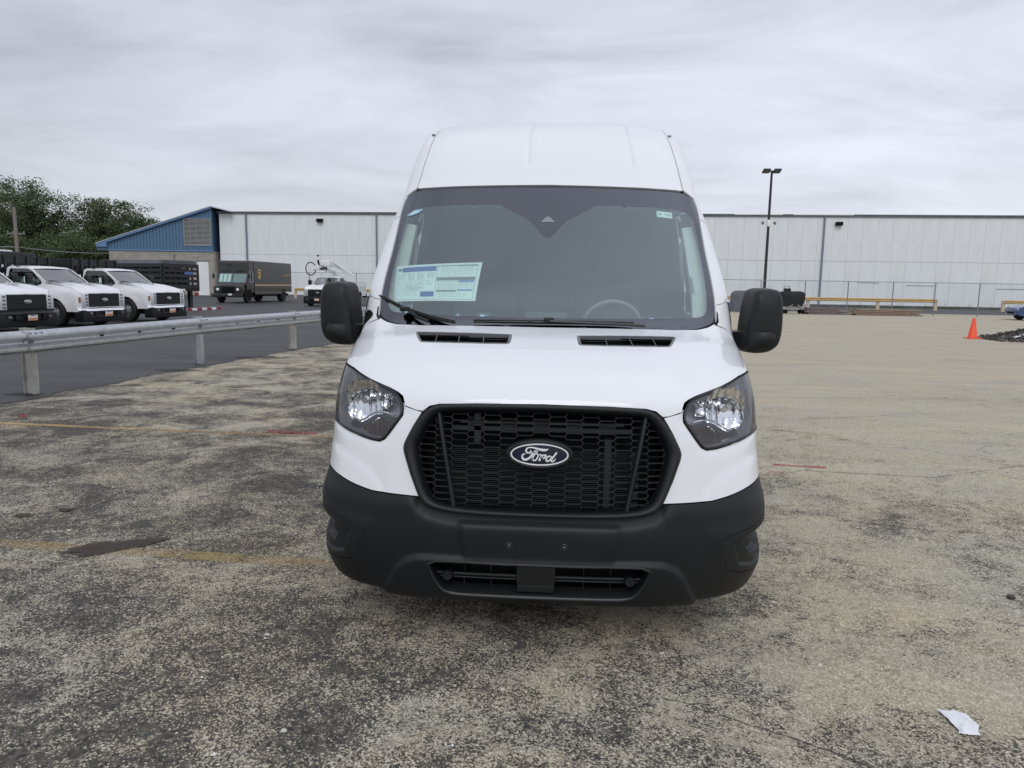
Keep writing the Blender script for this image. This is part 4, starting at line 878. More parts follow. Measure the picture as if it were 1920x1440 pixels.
def glyphs(word):
    G = {'F': [[(0, 0), (0, 1), (.6, 1)], [(0, .5), (.45, .5)]], 'O': [[(0, 0), (0, 1), (.6, 1), (.6, 0), (0, 0)]], 'R': [[(0, 0), (0, 1), (.6, 1), (.6, .5), (0, .5), (.6, 0)]], 'D': [[(0, 0), (0, 1), (.4, 1), (.6, .8), (.6, .2), (.4, 0), (0, 0)]],
         'U': [[(0, 1), (0, 0), (.6, 0), (.6, 1)]], 'P': [[(0, 0), (0, 1), (.6, 1), (.6, .5), (0, .5)]], 'S': [[(.6, 1), (0, 1), (0, .5), (.6, .5), (.6, 0), (0, 0)]],
         'T': [[(0, 1), (.6, 1)], [(.3, 1), (.3, 0)]], 'H': [[(0, 0), (0, 1)], [(.6, 0), (.6, 1)], [(0, .5), (.6, .5)]], 'A': [[(0, 0), (0, 1), (.6, 1), (.6, 0)], [(0, .5), (.6, .5)]], 'N': [[(0, 0), (0, 1), (.6, 0), (.6, 1)]], 'I': [[(.3, 0), (.3, 1)]],
         '1': [[(.3, 0), (.3, 1)]], '4': [[(0, 1), (0, .5), (.6, .5)], [(.6, 1), (.6, 0)]], '5': [[(.6, 1), (0, 1), (0, .5), (.6, .5), (.6, 0), (0, 0)]], '6': [[(.6, 1), (0, 1), (0, 0), (.6, 0), (.6, .5), (0, .5)]], '0': [[(0, 0), (0, 1), (.6, 1), (.6, 0), (0, 0)]], '9': [[(.6, .5), (0, .5), (0, 1), (.6, 1), (.6, 0)]],
         'W': [[(0, 1), (.1, 0), (.3, .6), (.5, 0), (.6, 1)]], 'L': [[(0, 1), (0, 0), (.5, 0)]], 'E': [[(.6, 1), (0, 1), (0, 0), (.6, 0)], [(0, .5), (.5, .5)]], 'V': [[(0, 1), (.3, 0), (.6, 1)]], 'C': [[(.6, 1), (0, 1), (0, 0), (.6, 0)]], 'G': [[(.6, 1), (0, 1), (0, 0), (.6, 0), (.6, .5), (.35, .5)]], 'B': [[(0, 0), (0, 1), (.5, 1), (.5, .5), (0, .5), (.6, .5), (.6, 0), (0, 0)]], '-': [[(.1, .5), (.5, .5)]], ' ': []}
    out = []
    for i, c in enumerate(word): out += [[(x+i*.85, z) for x, z in p] for p in G.get(c, [])]
    return out, len(word)*.85
def surf_text(name, q, word, u0, v0, u1, v1, m, parent, off, w):
    P, tw = glyphs(word); b = MB()
    for p in P:
        uv = [(u0+(u1-u0)*x/tw, v1-(v1-v0)*z) for x, z in p]; b.tube([tuple(t) for t in surf(q(uv), off)], w, 4)
    b.build(name, m, parent)
surf_text('sticker_lettering', qmap([(-.641, 12.56), (-.232, 12.66), (-.240, 11.60), (-.603, 11.60)]), 'TOUGH', .18, .60, .42, .70, M_plgrey, sk  , -.0088, .0014)
b = MB(); an = np.linspace(0, 2*math.pi, 25); b.tube([tuple(p) for p in surf(stq([(.062+.032*math.cos(t), .125+.035*math.sin(t)) for t in an])  , -.0088)], .0015, 4); b.build('sticker_oval', M_pblue, sk)
surf_text('sticker_oval_lettering', stq, 'FORD', .043, .11, .083, .14, M_pblue, sk  , -.0088, .0009)
lq = qmap([(.463, 14.33), (.555, 14.30), (.549, 14.09), (.459, 14.12)])
lb = empty('inventory_label'); lb.parent = van
decal('label_sheet', lq, [(0, 0, 1, 1)], M_paper, lb, -.0095); surf_text('label_lettering', lq, 'HB-1604', .10, .35, .92, .65, M_pgreen, lb  , -.0088, .0014)
decal('label_border', lq, [(0, 0, 1, .07), (0, .93, 1, 1), (0, 0, .03, 1), (.97, 0, 1, 1)], M_pgreen, lb  , -.0088)
oq = qmap([(-.683, 14.24), (-.575, 14.37), (-.580, 14.17), (-.690, 14.04)])
b = MB(); b.grid([[tuple(p) for p in surf(oq([(.5+r*math.cos(t), .5+r*.8*math.sin(t)) for t in an]), -.001)] for r in (.001, .3, .5)]); b.build('oval_sticker', mat('sticker_pale_blue', (.45, .66, .70), .5), van)
b = MB(); b.grid([[tuple(p) for p in surf(oq([(.5+r*math.cos(t), .5+r*.75*math.sin(t)) for t in an]), -.0005)] for r in (.36, .44)]); b.box(0, .0001, 0, .0001, 1.9, 1.9001); b.build('oval_sticker_print', M_pblue, van)
# --- wipers
def wiper(path, arm, hub):
    w_ = empty('wiper'); w_.parent = van
    P = surf(D2(path), .011); b = MB(); b.tube([tuple(p) for p in P], [.006]+[.010]*(len(P)-2)+[.006], 6); b.tube([tuple(p) for p in surf(D2(path), .022)], .0035, 5); b.build('wiper_blade', M_plast2, w_, 50)
    b = MB()
    for t in (.08, .32, .7, .94):
        k = t*(len(P)-1); i = int(k); p = P[i]+(P[i+1]-P[i])*(k-i); b.box(p[0]-.010, p[0]+.010, p[1]-.014, p[1]+.003, p[2]-.006, p[2]+.010, .003)
    b.build('blade_clip', M_plast2, w_)
    A = surf(D2(arm), .022); b = MB(); b.tube([tuple(p) for p in A], .009, 6); p = surf(D2([hub]), .022)[0]; b.box(p[0]-.028, p[0]+.028, p[1]-.016, p[1]+.008, p[2]-.014, p[2]+.014, .006); b.build('wiper_arm', M_plast2, w_, 50)
wiper([(-.70, 11.72), (-.62, 11.58), (-.53, 11.38), (-.44, 11.20), (-.36, 11.02), (-.30, 10.90)], [(-.50, 11.27), (-.45, 11.05), (-.40, 10.88)], (-.52, 11.33))
wiper([(-.235, 10.95), (-.12, 10.96), (.0, 10.97), (.12, 10.975), (.23, 10.97), (.29, 10.97)], [(.015, 10.93), (.12, 10.90), (.25, 10.88), (.33, 10.84)], (.012, 10.985))
# small cowl corner trims
for sg in (1, -1):
    C1 = D2([(sg*a, s) for a, s in [(.708, 11.50), (.716, 11.46), (.714, 11.25), (.690, 11.13), (.680, 11.15), (.700, 11.28)]])
    panel('cowl_corner_trim', [C1], lambda P: surf(P, .003), M_plast2, van, .02, rim=.006, out=vout)
C2 = D2([(-.90, 11.30), (-.86, 11.42), (-.80, 11.44), (-.75, 11.33), (-.76, 11.22), (-.82, 11.10), (-.90, 11.0)])
panel('access_cover', [smoothloop(C2, 1)], lambda P: surf(P, .003), M_plast2, van, .02, rim=.006, out=vout)
# --- cabin interior
b = MB(); b.box(-.93, .93, 1.15, 1.75, 1.02, 1.22, .05); b.box(-.78, .78, 1.05, 1.25, 1.08, 1.29, .04); b.box(.22, .64, 1.3, 1.62, 1.2, 1.36, .05); b.box(-.22, .16, 1.22, 1.45, 1.2, 1.34, .03); b.build('dashboard', M_cabin, van, 40)
b = MB(); b.box(-.95, .95, 1.15, 2.75, .60, .66); b.build('cab_floor', M_cabin, van)
b = MB(); b.box(-.86, .86, 1.75, 2.74, 2.16, 2.20); b.build('headliner', mat('headliner_grey', (.30, .31, .31), .9), van)
b = MB(); T = [(.42+.185*math.cos(t), 1.66-.185*.42*math.sin(t), 1.34+.185*.9*math.sin(t)) for t in np.linspace(0, 2*math.pi, 33)]; b.tube(T, .014, 8, cap=False); b.box(.26, .58, 1.64, 1.68, 1.31, 1.37, .01); b.build('steering_wheel', mat('wheel_grey', (.30, .32, .33), .6), van, 50)
b = MB(); b.box(-.13, .13, 1.36, 1.38, 1.30, 1.44, .008); b.build('centre_screen', mat('screen_grey', (.10, .105, .11), .3), van, 40)
for x, nm in ((.44, 'driver_seat'), (-.44, 'passenger_seat')):
    b = MB(); b.box(x-.25, x+.25, 1.75, 2.3, .95, 1.10, .05); b.box(x-.24, x+.24, 2.26, 2.42, 1.05, 1.62, .06); b.box(x-.12, x+.12, 2.30, 2.42, 1.70, 1.92, .04); b.build(nm, mat('seat_fabric', (.10, .11, .115), .9), van, 50)
for sg in (1, -1):
    PT_ = D2([(sg*a, s) for a, s in [(.745, 14.1), (.63, 14.0), (.60, 12.8), (.575, 11.45), (.70, 11.3), (.72, 12.6)]])
    panel('pillar_trim', [PT_], lambda P: surf(P, -.055), M_cabinl, van, .05, rim=.02, out=vout)
    b = MB(); b.tube([(sg*.86, 1.62, 1.64), (sg*.845, 1.60, 1.70), (sg*.84, 1.66, 1.84), (sg*.855, 1.70, 1.88)], .014, 8); b.build('grab_handle', M_cabinl, van, 50)
    b = MB(); b.box(sg*.90-.02, sg*.90+.02, 1.60, 2.70, .66, 1.38, .015); b.build('door_card', M_cabinl, van, 40)
# --- mirrors
def mirror(sg):
    m_ = empty('door_mirror'); m_.parent = van
    X = lambda x: sg*(1.325+(x-1.322)*.93)+.012
    # outline (x, z) traced from the photo, real depth .23
    O = np.array([(1.098, 1.30), (1.106, 1.42), (1.125, 1.545), (1.140, 1.592), (1.175, 1.606), (1.262, 1.605), (1.300, 1.590), (1.316, 1.53), (1.322, 1.40), (1.318, 1.31), (1.300, 1.248), (1.25, 1.213), (1.18, 1.203), (1.115, 1.208), (1.098, 1.225)])
    O[:, 1] = 1.604-(1.604-O[:, 1])*.93; O = smoothloop(O, 2); c = np.array([1.21, 1.415]); A = []
    for f, y in ((.985, 1.34), (1.0, 1.30), (1.0, 1.24), (.985, 1.19), (.97, 1.140), (.92, 1.108), (.80, 1.090), (.40, 1.082), (.01, 1.081)):
        r_ = c+(O-c)*f; A.append([(X(p[0]), y+.04*(p[0]-1.2)*3, p[1]) for p in r_]+[(X(r_[0][0]), y+.04*(r_[0][0]-1.2)*3, r_[0][1])])
    b = MB(); b.grid(A); b.build('mirror_housing', M_plast, m_, 60)
    b = MB(); r_ = c+(O-c)*.95; b.prism([(X(p[0]), p[1]) for p in r_], 1.322, 1.328, 'xz'); b.build('mirror_glass', M_chrome, m_)
    b = MB(); A = []
    for x, z0, z1, y0, y1 in ((1.02, 1.24, 1.345, 1.28, 1.44), (1.07, 1.26, 1.355, 1.20, 1.34), (1.12, 1.275, 1.362, 1.095, 1.25), (1.18, 1.285, 1.366, 1.066, 1.2), (1.235, 1.295, 1.366, 1.068, 1.2), (1.262, 1.31, 1.35, 1.082, 1.2)):
        A.append([(X(x), y0, z0), (X(x), y0-.008, z0+.012), (X(x), y0-.008, z1-.008), (X(x), y0+.002, z1), (X(x), y1, z1), (X(x), y1, z0), (X(x), y0, z0)])
    b.grid(A); b.build('mirror_arm', M_plast, m_, 50)
    b = MB(); b.tube([(X(1.138), 1.094, 1.245), (X(1.139), 1.084, 1.295)], .0015, 4); b.build('mirror_seam', M_black, m_)
for sg in (1, -1): mirror(sg)
for sg in (1, -1):
    for y in (1.02, 4.77): wheel(van, sg*.90, y, .365, .24, sg, .21)
    for y in (1.02, 4.77):
        b = MB(); A = [[(x, y+.47*math.cos(t), .37+.47*math.sin(t)) for t in np.linspace(-.25, math.pi+.25, 20)] for x in (sg*.6, sg*1.0)]
        b.grid(A); b.build('wheel_well', M_black, van)
b = MB()
for sg in (1, -1): b.box(sg*.86-.09, sg*.86+.09, .60, .62, .12, .26)
b.build('mud_deflector', M_plast2, van)

# ================================================================== GUARDRAIL beside the lot
def wbeam(path, ztop, mb, s=1.):
    prof = [(.0, .0), (.004, -.012), (.030, -.028), (.075, -.045), (.080, -.065), (.078, -.090), (.030, -.118), (.002, -.140), (0, -.155), (.002, -.170), (.030, -.192), (.078, -.220), (.080, -.245), (.075, -.265), (.030, -.282), (.004, -.298), (0, -.31)]
    P = [Vector(p) for p in path]; rows_ = []
    for i, p in enumerate(P):
        d = (P[min(i+1, len(P)-1)]-P[max(i-1, 0)]).normalized(); n = Vector((d.y, -d.x, 0))*s
        rows_.append([tuple(Vector((p.x, p.y, ztop))+n*a+Vector((0, 0, z))) for a, z in prof])
    mb.grid(rows_); mb.grid([[(q[0], q[1], q[2]) for q in [tuple(Vector(v)-Vector((P[min(i+1, len(P)-1)]-P[max(i-1, 0)]).normalized().yxz)*0) for v in r_]] for i, r_ in enumerate(rows_)][:0]) if False else None
    return rows_
RP = [(-8.3, 1.9), (-7.75, 5.55), (-7.02, 9.32), (-6.60, 13.2), (-6.02, 16.6), (-5.45, 20.4), (-4.75, 24.1), (-3.9, 27.8)]
rail = empty('guardrail', (0, 0, 0)); tag(rail, 'long galvanised steel W-beam guardrail on posts between the two parking lots', 'guardrail')
fine = []
for i in range(len(RP)-1):
    for k in range(6): t = k/6; fine.append((RP[i][0]*(1-t)+RP[i+1][0]*t, RP[i][1]*(1-t)+RP[i+1][1]*t, 0))
fine.append((*RP[-1], 0))
for i in range(len(RP)-1):
    seg = [Vector((*RP[i], 0)).lerp(Vector((*RP[i+1], 0)), k/6) for k in range(7)]
    d = (seg[-1]-seg[0]).normalized(); seg = [seg[0]-d*.16]+seg[1:-1]+[seg[-1]+d*.16]; n = Vector((d.y, -d.x, 0))
    b = MB(); off = n*(.012+.004*(i % 2)); wbeam([tuple(p+off) for p in seg], .885, b); wbeam([tuple(p+off-n*.004) for p in seg], .885, b)
    o = b.build('beam', M_steel, rail, 50)
for i, (x, y) in enumerate(RP):
    d = Vector((*RP[min(i+1, len(RP)-1)], 0))-Vector((*RP[max(i-1, 0)], 0)); an = math.atan2(d.y, d.x); rot = Matrix.Rotation(an, 3, 'Z')
    b = MB(); b.box(-.005, .005, .0, .15, -.05, .915, rot=rot, at=(x, y, 0)); b.box(-.05, .05, -.003, .005, -.05, .915, rot=rot, at=(x, y, 0)); b.box(-.05, .05, .145, .153, -.05, .915, rot=rot, at=(x, y, 0))
    b.build('post', M_post if i in (2, 4) else M_steel, rail)
    for (dx_, dz) in ((-.11, .85), (-.02, .845), (.07, .85), (-.02, .73), (-.11, .62), (.07, .62), (-.06, .73)):
        b = MB(); q = rot @ Vector((dx_, -.035 if dz != .73 else -.012, 0)); n = rot @ Vector((0, -1, 0)); p0 = Vector((x, y, 0))+q+Vector((0, 0, dz)); b.tube([tuple(p0), tuple(p0+n*.062 if dz != .73 else p0+n*.03)], .012, 6); b.build('bolt', M_trimgrey, rail)
for i in range(len(RP)-1):
    for t in (.33, .55, .78):
        x = RP[i][0]*(1-t)+RP[i+1][0]*t; y = RP[i][1]*(1-t)+RP[i+1][1]*t; d = Vector((RP[i+1][0]-RP[i][0], RP[i+1][1]-RP[i][1], 0)).normalized(); n = Vector((d.y, -d.x, 0))
        b = MB(); p0 = Vector((x, y, .73))+n*.012; b.add([tuple(p0+d*a+Vector((0, 0, c))+n*.008) for a, c in ((-.035, -.011), (.035, -.011), (.035, .011), (-.035, .011))], [(0, 1, 2, 3)]); b.build('slot', M_black, rail)

# ================================================================== WHITE PICKUP TRUCKS WITH STAKE BEDS
def oval_badge(mb, x, y, z, a, c): mb.add([(x+a*math.cos(2*math.pi*k/20), y, z+c*math.sin(2*math.pi*k/20)) for k in range(20)]+[(x, y-.01, z)], [(k, (k+1) % 20, 20) for k in range(20)])
def sidex(z): 
    z = np.asarray(z, float); return np.where(z < 1.32, 1.0-.10*np.clip((z-1.0)/.32, 0, 1)**2-.03*np.clip((.75-z)/.3, 0, 1), .90+.06-.06-(z-1.32)*.20-.0)
def make_pickup(bumper, label, bed='stake'):
    t = empty('pickup_truck'); tag(t, label, 'pickup truck', 'white pickup trucks parked in a row')
    S_ = [(.06, .50), (.02, .70), (.01, 1.0), (.04, 1.12), (.14, 1.21), (.60, 1.32), (1.32, 1.41), (1.40, 1.43), (1.62, 1.60), (1.98, 1.86), (2.20, 1.945), (2.5, 1.965), (2.92, 1.955), (3.02, 1.90), (3.06, 1.42), (3.06, .52), (1.64, .50)]+ARC(1.06, .42, .52, 8, 172, 14)+[(.48, .50)]
    wn = [(1.56, 1.40), (1.62, 1.50), (2.02, 1.82), (2.18, 1.88), (2.86, 1.885), (2.94, 1.83), (2.96, 1.37), (1.72, 1.33)]
    for sg in (1, -1):
        def mf(P, sg=sg):
            x = sidex(P[:, 1]); y, z = P[:, 0], P[:, 1]; x = x-.26*np.clip((.22-y)/.22, 0, 1)**2.2*.6
            fl = .035*np.exp(-((np.hypot(y-1.06, z-.42)-.56)/.06)**2)*(z < 1.1); lo = -.025*np.exp(-((z-.92)/.05)**2)*(y > 1.6); return np.stack([sg*(x+fl+lo), y, z], 1)
        panel('body_side', [np.array(S_), np.array(wn)], mf, M_twhite, t, .09, .07, .05, rim=.03, out=lambda P, sg=sg: np.stack([sg+0*P[:, 0], 0*P[:, 0], 0*P[:, 0]], 1), smooth=35)
        panel('side_window', [inset(np.array(wn), .004)], lambda P, sg=sg: mf(P)-[sg*.015, 0, 0], M_sideglass, t, .3, .2, .2, rim=0, out=lambda P, sg=sg: np.stack([sg+0*P[:, 0], 0*P[:, 0], 0*P[:, 0]], 1))
        b = MB(); b.tube([(sg*.985, 1.70, 1.32), (sg*1.0, 1.66, .60), (sg*1.0, 3.0, .60), (sg*.985, 3.0, 1.3)], .004, 4); b.build('door_seam', M_trimgrey, t)
        b = MB(); b.box(sg*1.0-.02, sg*1.0+.02, 2.72, 2.92, 1.16, 1.20, .01); b.build('door_handle', M_trimgrey, t)
        b = MB(); b.box(sg*1.08, sg*1.30, 1.66, 1.80, 1.38, 1.72, .04) if sg > 0 else b.box(-1.30, -1.08, 1.66, 1.80, 1.38, 1.72, .04); b.box(min(sg*.95, sg*1.12), max(sg*.95, sg*1.12), 1.70, 1.78, 1.42, 1.47); b.box(min(sg*.95, sg*1.12), max(sg*.95, sg*1.12), 1.70, 1.78, 1.58, 1.62); b.build('door_mirror', M_plast2, t, 40)
        h = empty('headlight'); h.parent = t
        b = MB(); b.box(min(sg*.66, sg*.90), max(sg*.66, sg*.90), -.015, .10, .66, 1.11, .02); b.build('lamp_frame', mat('bright_lamp_silver', (.72, .74, .76), .25, .35), h, 40)
        for z0 in (.70, .80, .91, 1.01):
            b = MB(); b.box(min(sg*.70, sg*.80), max(sg*.70, sg*.80), -.025, .0, z0, z0+.055, .008); b.build('lamp_cell', M_trimgrey, h)
        b = MB(); b.box(min(sg*.905, sg*.955), max(sg*.905, sg*.955), .05, .14, .80, .98, .01); b.build('side_marker', M_amberl, h)
        wheel(t, sg*.88, 1.04, .425, .27, sg, .24)
    b = MB(); b.box(-.74, .74, .12, 1.62, .30, 1.05); b.build('wheel_well', M_black, t)
    # hood
    A = []
    for y, z, k in ((.02, 1.10, .90), (.05, 1.16, .90), (.12, 1.215, .90), (.30, 1.28, .90), (.8, 1.375, .90), (1.32, 1.44, .90), (1.42, 1.44, .90)):
        A.append([(x*(.98 if y < .1 else 1.), y+.10*abs(x)**3*(1 if y < .4 else .3), z-.012*abs(x)**3-.004+.010*math.cos(x*7)) for x in np.linspace(-.92, .92, 25)])
    b = MB(); b.grid(A); b.build('hood', M_twhite, t, 40)
    A = [[(x*w, y+.09*(1-abs(x))**1*0+.08*x*x, z) for x in np.linspace(-1, 1, 13)] for y, z, w in ((1.36, 1.435, .90), (1.7, 1.66, .855), (1.98, 1.855, .80), (2.03, 1.885, .785))]
    b = MB(); b.grid(A); b.build('windshield', M_tglass, t, 50)
    b = MB(); b.tube([(-.1, 1.45, 1.47), (-.7, 1.47, 1.50)], .012, 5); b.tube([(.7, 1.5, 1.47), (.1, 1.43, 1.49)], .012, 5); b.build('wiper', M_plast2, t)
    A = [[(x*w, y+(.07*x*x if y < 2.5 else 0), z+.03*(1-x*x)) for x in np.linspace(-1, 1, 15)] for y, z, w in ((2.0, 1.87, .80), (2.10, 1.915, .79), (2.3, 1.95, .78), (2.7, 1.965, .775), (2.98, 1.94, .775), (3.03, 1.88, .78))]
    b = MB(); b.grid(A); b.box(-.78, .78, 3.02, 3.05, 1.0, 1.44); b.build('roof', M_twhite, t, 50)
    b = MB(); b.box(-.74, .74, 3.0, 3.02, 1.42, 1.86); b.build('rear_window', M_dglass, t)
    b = MB(); b.box(-.93, .93, 1.40, 3.0, .55, .62); b.box(-.88, .88, 1.40, 1.75, 1.0, 1.36, .05); b.box(-.78, .78, 2.45, 2.7, .9, 1.62, .06); b.build('cab_interior', M_cabin, t)
    for x in (-.42, .42):
        b = MB(); b.box(x-.12, x+.12, 2.5, 2.6, 1.62, 1.78, .03); b.build('headrest', M_cabin, t, 50)
    b = MB(); b.box(-.80, -.30, 1.56, 1.565, 1.40, 1.62) if False else b.box(-.86, -.855, 1.9, 2.3, 1.36, 1.62); b.build('window_sheet', M_paper, t)
    # grille
    g = empty('grille'); g.parent = t
    b = MB(); b.box(-.66, .66, .0, .10, .66, 1.10, .02); b.build('grille_panel', M_plast2, g)
    for k in range(5): b = MB(); b.box(-.64, .64, -.02, .02, .70+k*.082, .722+k*.082, .004); b.build('grille_bar', M_plast, g)
    b = MB(); oval_badge(b, 0, -.035, .885, .135, .056); b.build('oval_badge', M_chrome, g); b = MB(); oval_badge(b, 0, -.042, .885, .118, .044); b.build('badge_field', M_blue, g)
    P, tw = glyphs('FORD'); b = MB(); strokes(b, P, .008, -.060, -.054, lambda x, z: ((x/tw-.46)*.17, .867+z*.036)); b.build('badge_lettering', M_wh, g)
    b = MB(); b.box(-.92, .92, .02, .12, .60, .66, .01); b.build('nose_panel', M_twhite if bumper == 'chrome' else M_plast, t)
    bm_ = M_chrome if bumper == 'chrome' else M_plast
    q = empty('front_bumper'); q.parent = t
    def bar(z0, z1, y0, wx, m_, nm, dip=0.):
        b = MB(); A = []
        for x in np.linspace(-wx, wx, 25):
            yy = y0+.22*(abs(x)/wx)**5; dz = dip*(math.cos(min(abs(x)/wx, 1)*math.pi*1.5)); A.append([(x, yy+.03, z0+dz), (x, yy+.004, z0+.012+dz), (x, yy, z0+.02+dz), (x, yy+.02, (z0+z1)/2+dz), (x, yy+.05, z1-.012+dz), (x, yy+.13, z1+dz)])
        b.grid(A); b.build(nm, m_, q, 50)
    bar(.52, .63, -.14, 1.0, bm_, 'bumper_top_bar', .006); bar(.33, .39, -.13, .80, bm_, 'bumper_lower_bar', -.014)
    for sg in (1, -1): b = MB(); b.box(min(sg*.42, sg*.50), max(sg*.42, sg*.50), -.11, -.05, .38, .55, .01); b.build('bumper_upright', M_plast, q); b = MB(); b.lathe([(.001, -.12), (.04, -.12), (.045, -.06)], 'y', at=(sg*.66, 0, .455), n=16); b.build('fog_lamp', M_trimgrey, q, 50)
    b = MB(); b.box(-.95, .95, -.06, .30, .17, .56, .03); b.build('lower_valance', M_plast, q, 40)
    tg = empty('dealer_tag'); tg.parent = t
    b = MB(); b.box(-.155, .155, -.175, -.165, .35, .51); b.build('tag_plate', M_tagwh, tg)
    b = MB(); b.box(-.15, .15, -.178, -.1755, .355, .425); b.build('tag_band', M_tagor, tg); b = MB(); b.box(-.09, .09, -.178, -.1755, .48, .505); b.build('tag_header', M_pblue, tg)
    b = MB(); b.box(-.12, .12, -.180, -.1785, .38, .40); b.build('tag_print', M_pgrey, tg)
    if bed == 'stake': stake_bed(t)
    return t
def stake_bed(t, y0=3.25, y1=6.6, z0=1.02, z1=2.32):
    b = MB(); b.box(-1.15, 1.15, y0, y1, z0-.12, z0, .01); b.box(-.45, .45, 3.0, y1-.1, .60, .90); b.build('bed_deck', M_stake, t)
    for sg in (1, -1):
        n = 8
        for k in range(n): y = y0+.04+(y1-y0-.08)*k/(n-1); b = MB(); b.box(sg*1.12-.025, sg*1.12+.025, y-.04, y+.04, z0, z1); b.build('stake', M_stake, t)
        for (a, c) in ((.12, .30), (.42, .60), (.72, .90), (1.05, 1.30)): b = MB(); b.box(sg*1.12-.045, sg*1.12-.02, y0, y1, z0+a, z0+c); b.build('stake_board', M_stake, t)
    for yy in (y0, y1):
        for k in range(6): x = -1.08+2.16*k/5; b = MB(); b.box(x-.04, x+.04, yy-.025, yy+.025, z0, z1); b.build('stake', M_stake, t)
        for (a, c) in ((.12, .30), (.42, .60), (.72, .90), (1.05, 1.30)): b = MB(); b.box(-1.12, 1.12, yy+.02, yy+.045, z0+a, z0+c); b.build('stake_board', M_stake, t)
    for sg in (1, -1): wheel(t, sg*.90, y1-1.35, .41, .26, sg, .23)
TH = R(80)
pk = make_pickup('chrome', 'white pickup truck with chrome bumper, farthest of the row, nearest the black stake truck')
def put(o, x, y, th): o.location = (x, y, 0); o.rotation_euler = (0, 0, th)
pk2 = copy_tree(pk); pk2['label'] = 'white pickup truck with chrome bumper, middle one of the row behind the guardrail'
pk3 = make_pickup('black', 'white pickup truck with black bumper, cut off by the left photo edge')
put(pk, -14.62, 26.7, TH); put(pk2, -14.98, 23.3, TH); put(pk3, -15.25, 20.1, TH)
# black dump box behind the cab of the middle truck
db = MB(); db.box(-1.15, 1.15, 3.2, 6.4, 2.25, 2.72, .02); db.box(-1.2, 1.2, 3.2, 6.4, 2.20, 2.26)
for x in (-.9, .9):
    for y in (3.3, 6.2): db.box(x-.05, x+.05, y-.05, y+.05, 1.0, 2.25)
# stands beyond the row : a dark box body
dbx = empty('box_body_truck', (-21.0, 30.6, 0), TH); tag(dbx, 'black flat-topped truck body standing behind the white pickups', 'truck body')
o = db.build('box_body', M_stake, dbx, 40); 
b = MB(); b.box(-1.1, 1.1, 3.2, 6.4, .9, 1.05); b.build('bed_deck', M_stake, dbx)
for sg in (1, -1): wheel(dbx, sg*.9, 5.2, .41, .26, sg, .23)
# ---- black stake-bed truck seen from its rear corner, with a tarp roller on top
st = empty('stake_truck', (-20.05, 38.0, 0), R(68)); tag(st, 'black high-sided stake bed truck with grey rolled tarp, rear end beside the pickups', 'truck')
# local: rear end at y=0 facing -y, body goes to +y
def sb(x0, x1, y0, y1, z0, z1, nm, m_, bev=0): b = MB(); b.box(x0, x1, y0, y1, z0, z1, bev); return b.build(nm, m_, st, 40 if bev else None)
sb(-1.2, 1.2, .0, 6.4, .98, 1.14, 'bed_deck', M_stake, .01)
for sg in (1, -1):
    for k in range(9): y = .05+6.25*k/8; sb(sg*1.17-.03, sg*1.17+.03, y-.05, y+.05, 1.10, 2.42, 'stake', M_stake)
    for k, (a, c) in enumerate(((1.14, 1.32), (1.44, 1.60), (1.72, 1.88), (2.0, 2.14), (2.24, 2.43))): sb(sg*1.17-.05, sg*1.17-.028, 0, 6.35, a, c, 'stake_board', M_stake)
for yy in (.0, 6.3):
    for k in range(7): x = -1.1+2.2*k/6; sb(x-.04, x+.04, yy-.03, yy+.03, 1.10, 2.42, 'stake', M_stake)
    for (a, c) in ((1.14, 1.32), (1.44, 1.60), (1.72, 1.88), (2.0, 2.14), (2.24, 2.43)): sb(-1.15, 1.15, yy-.055, yy-.032, a, c, 'stake_board', M_stake)
b = MB(); b.prism([(-1.15, 2.43), (1.15, 2.43), (1.05, 2.62), (-1.05, 2.62)], 0.1, 5.6, 'xz'); b.build('rolled_tarp', M_tarp, st)
for x in (-.75, .75): sb(x-.09, x+.09, .15, .35, .05, .98, 'support_leg', M_stake)
sb(-.6, .6, .5, 6.2, .55, .98, 'chassis_frame', M_black); sb(-1.0, 1.0, .5, 6.0, 1.1, 2.2, 'dark_gap_box', M_stake, .05)  # added dark box inside the bed so the gaps between boards look dark
for sg in (1, -1):
    wheel(st, sg*.95, 1.9, .42, .28, sg, .23); sb(sg*.95-.12, sg*.95+.12, -.06, -.02, .72, .88, 'rear_light', M_red)
sb(-.18, .18, -.065, -.055, .98, 1.10, 'rear_plate', M_tag)
sb(-.95, .95, 6.5, 8.3, .6, 1.9, 'truck_cab', M_twhite, .15)
b = MB(); oval_badge(b, .45, -.07, 1.94, .3, .08); b.build('blue_tarp_patch', M_pblue, st); sb(1.2, 1.215, 1.2, 1.7, 2.3, 2.5, 'cargo_sign', M_pblue); sb(1.2, 1.215, 2.4, 3.6, 1.9, 2.05, 'cargo_sign', M_pblue)
# striped red-white kerb block on the ground
kb = empty('striped_barrier', (-18.7, 36.3, 0), R(80)); tag(kb, 'low red and white striped bar lying on the dark asphalt beside stake truck', 'barrier')
for k in range(12): b = MB(); b.box(-2.4+k*.4, -2.0+k*.4, -.08, .08, .0, .12, .01); b.build('stripe_block', M_red if k % 2 else M_wh, kb)
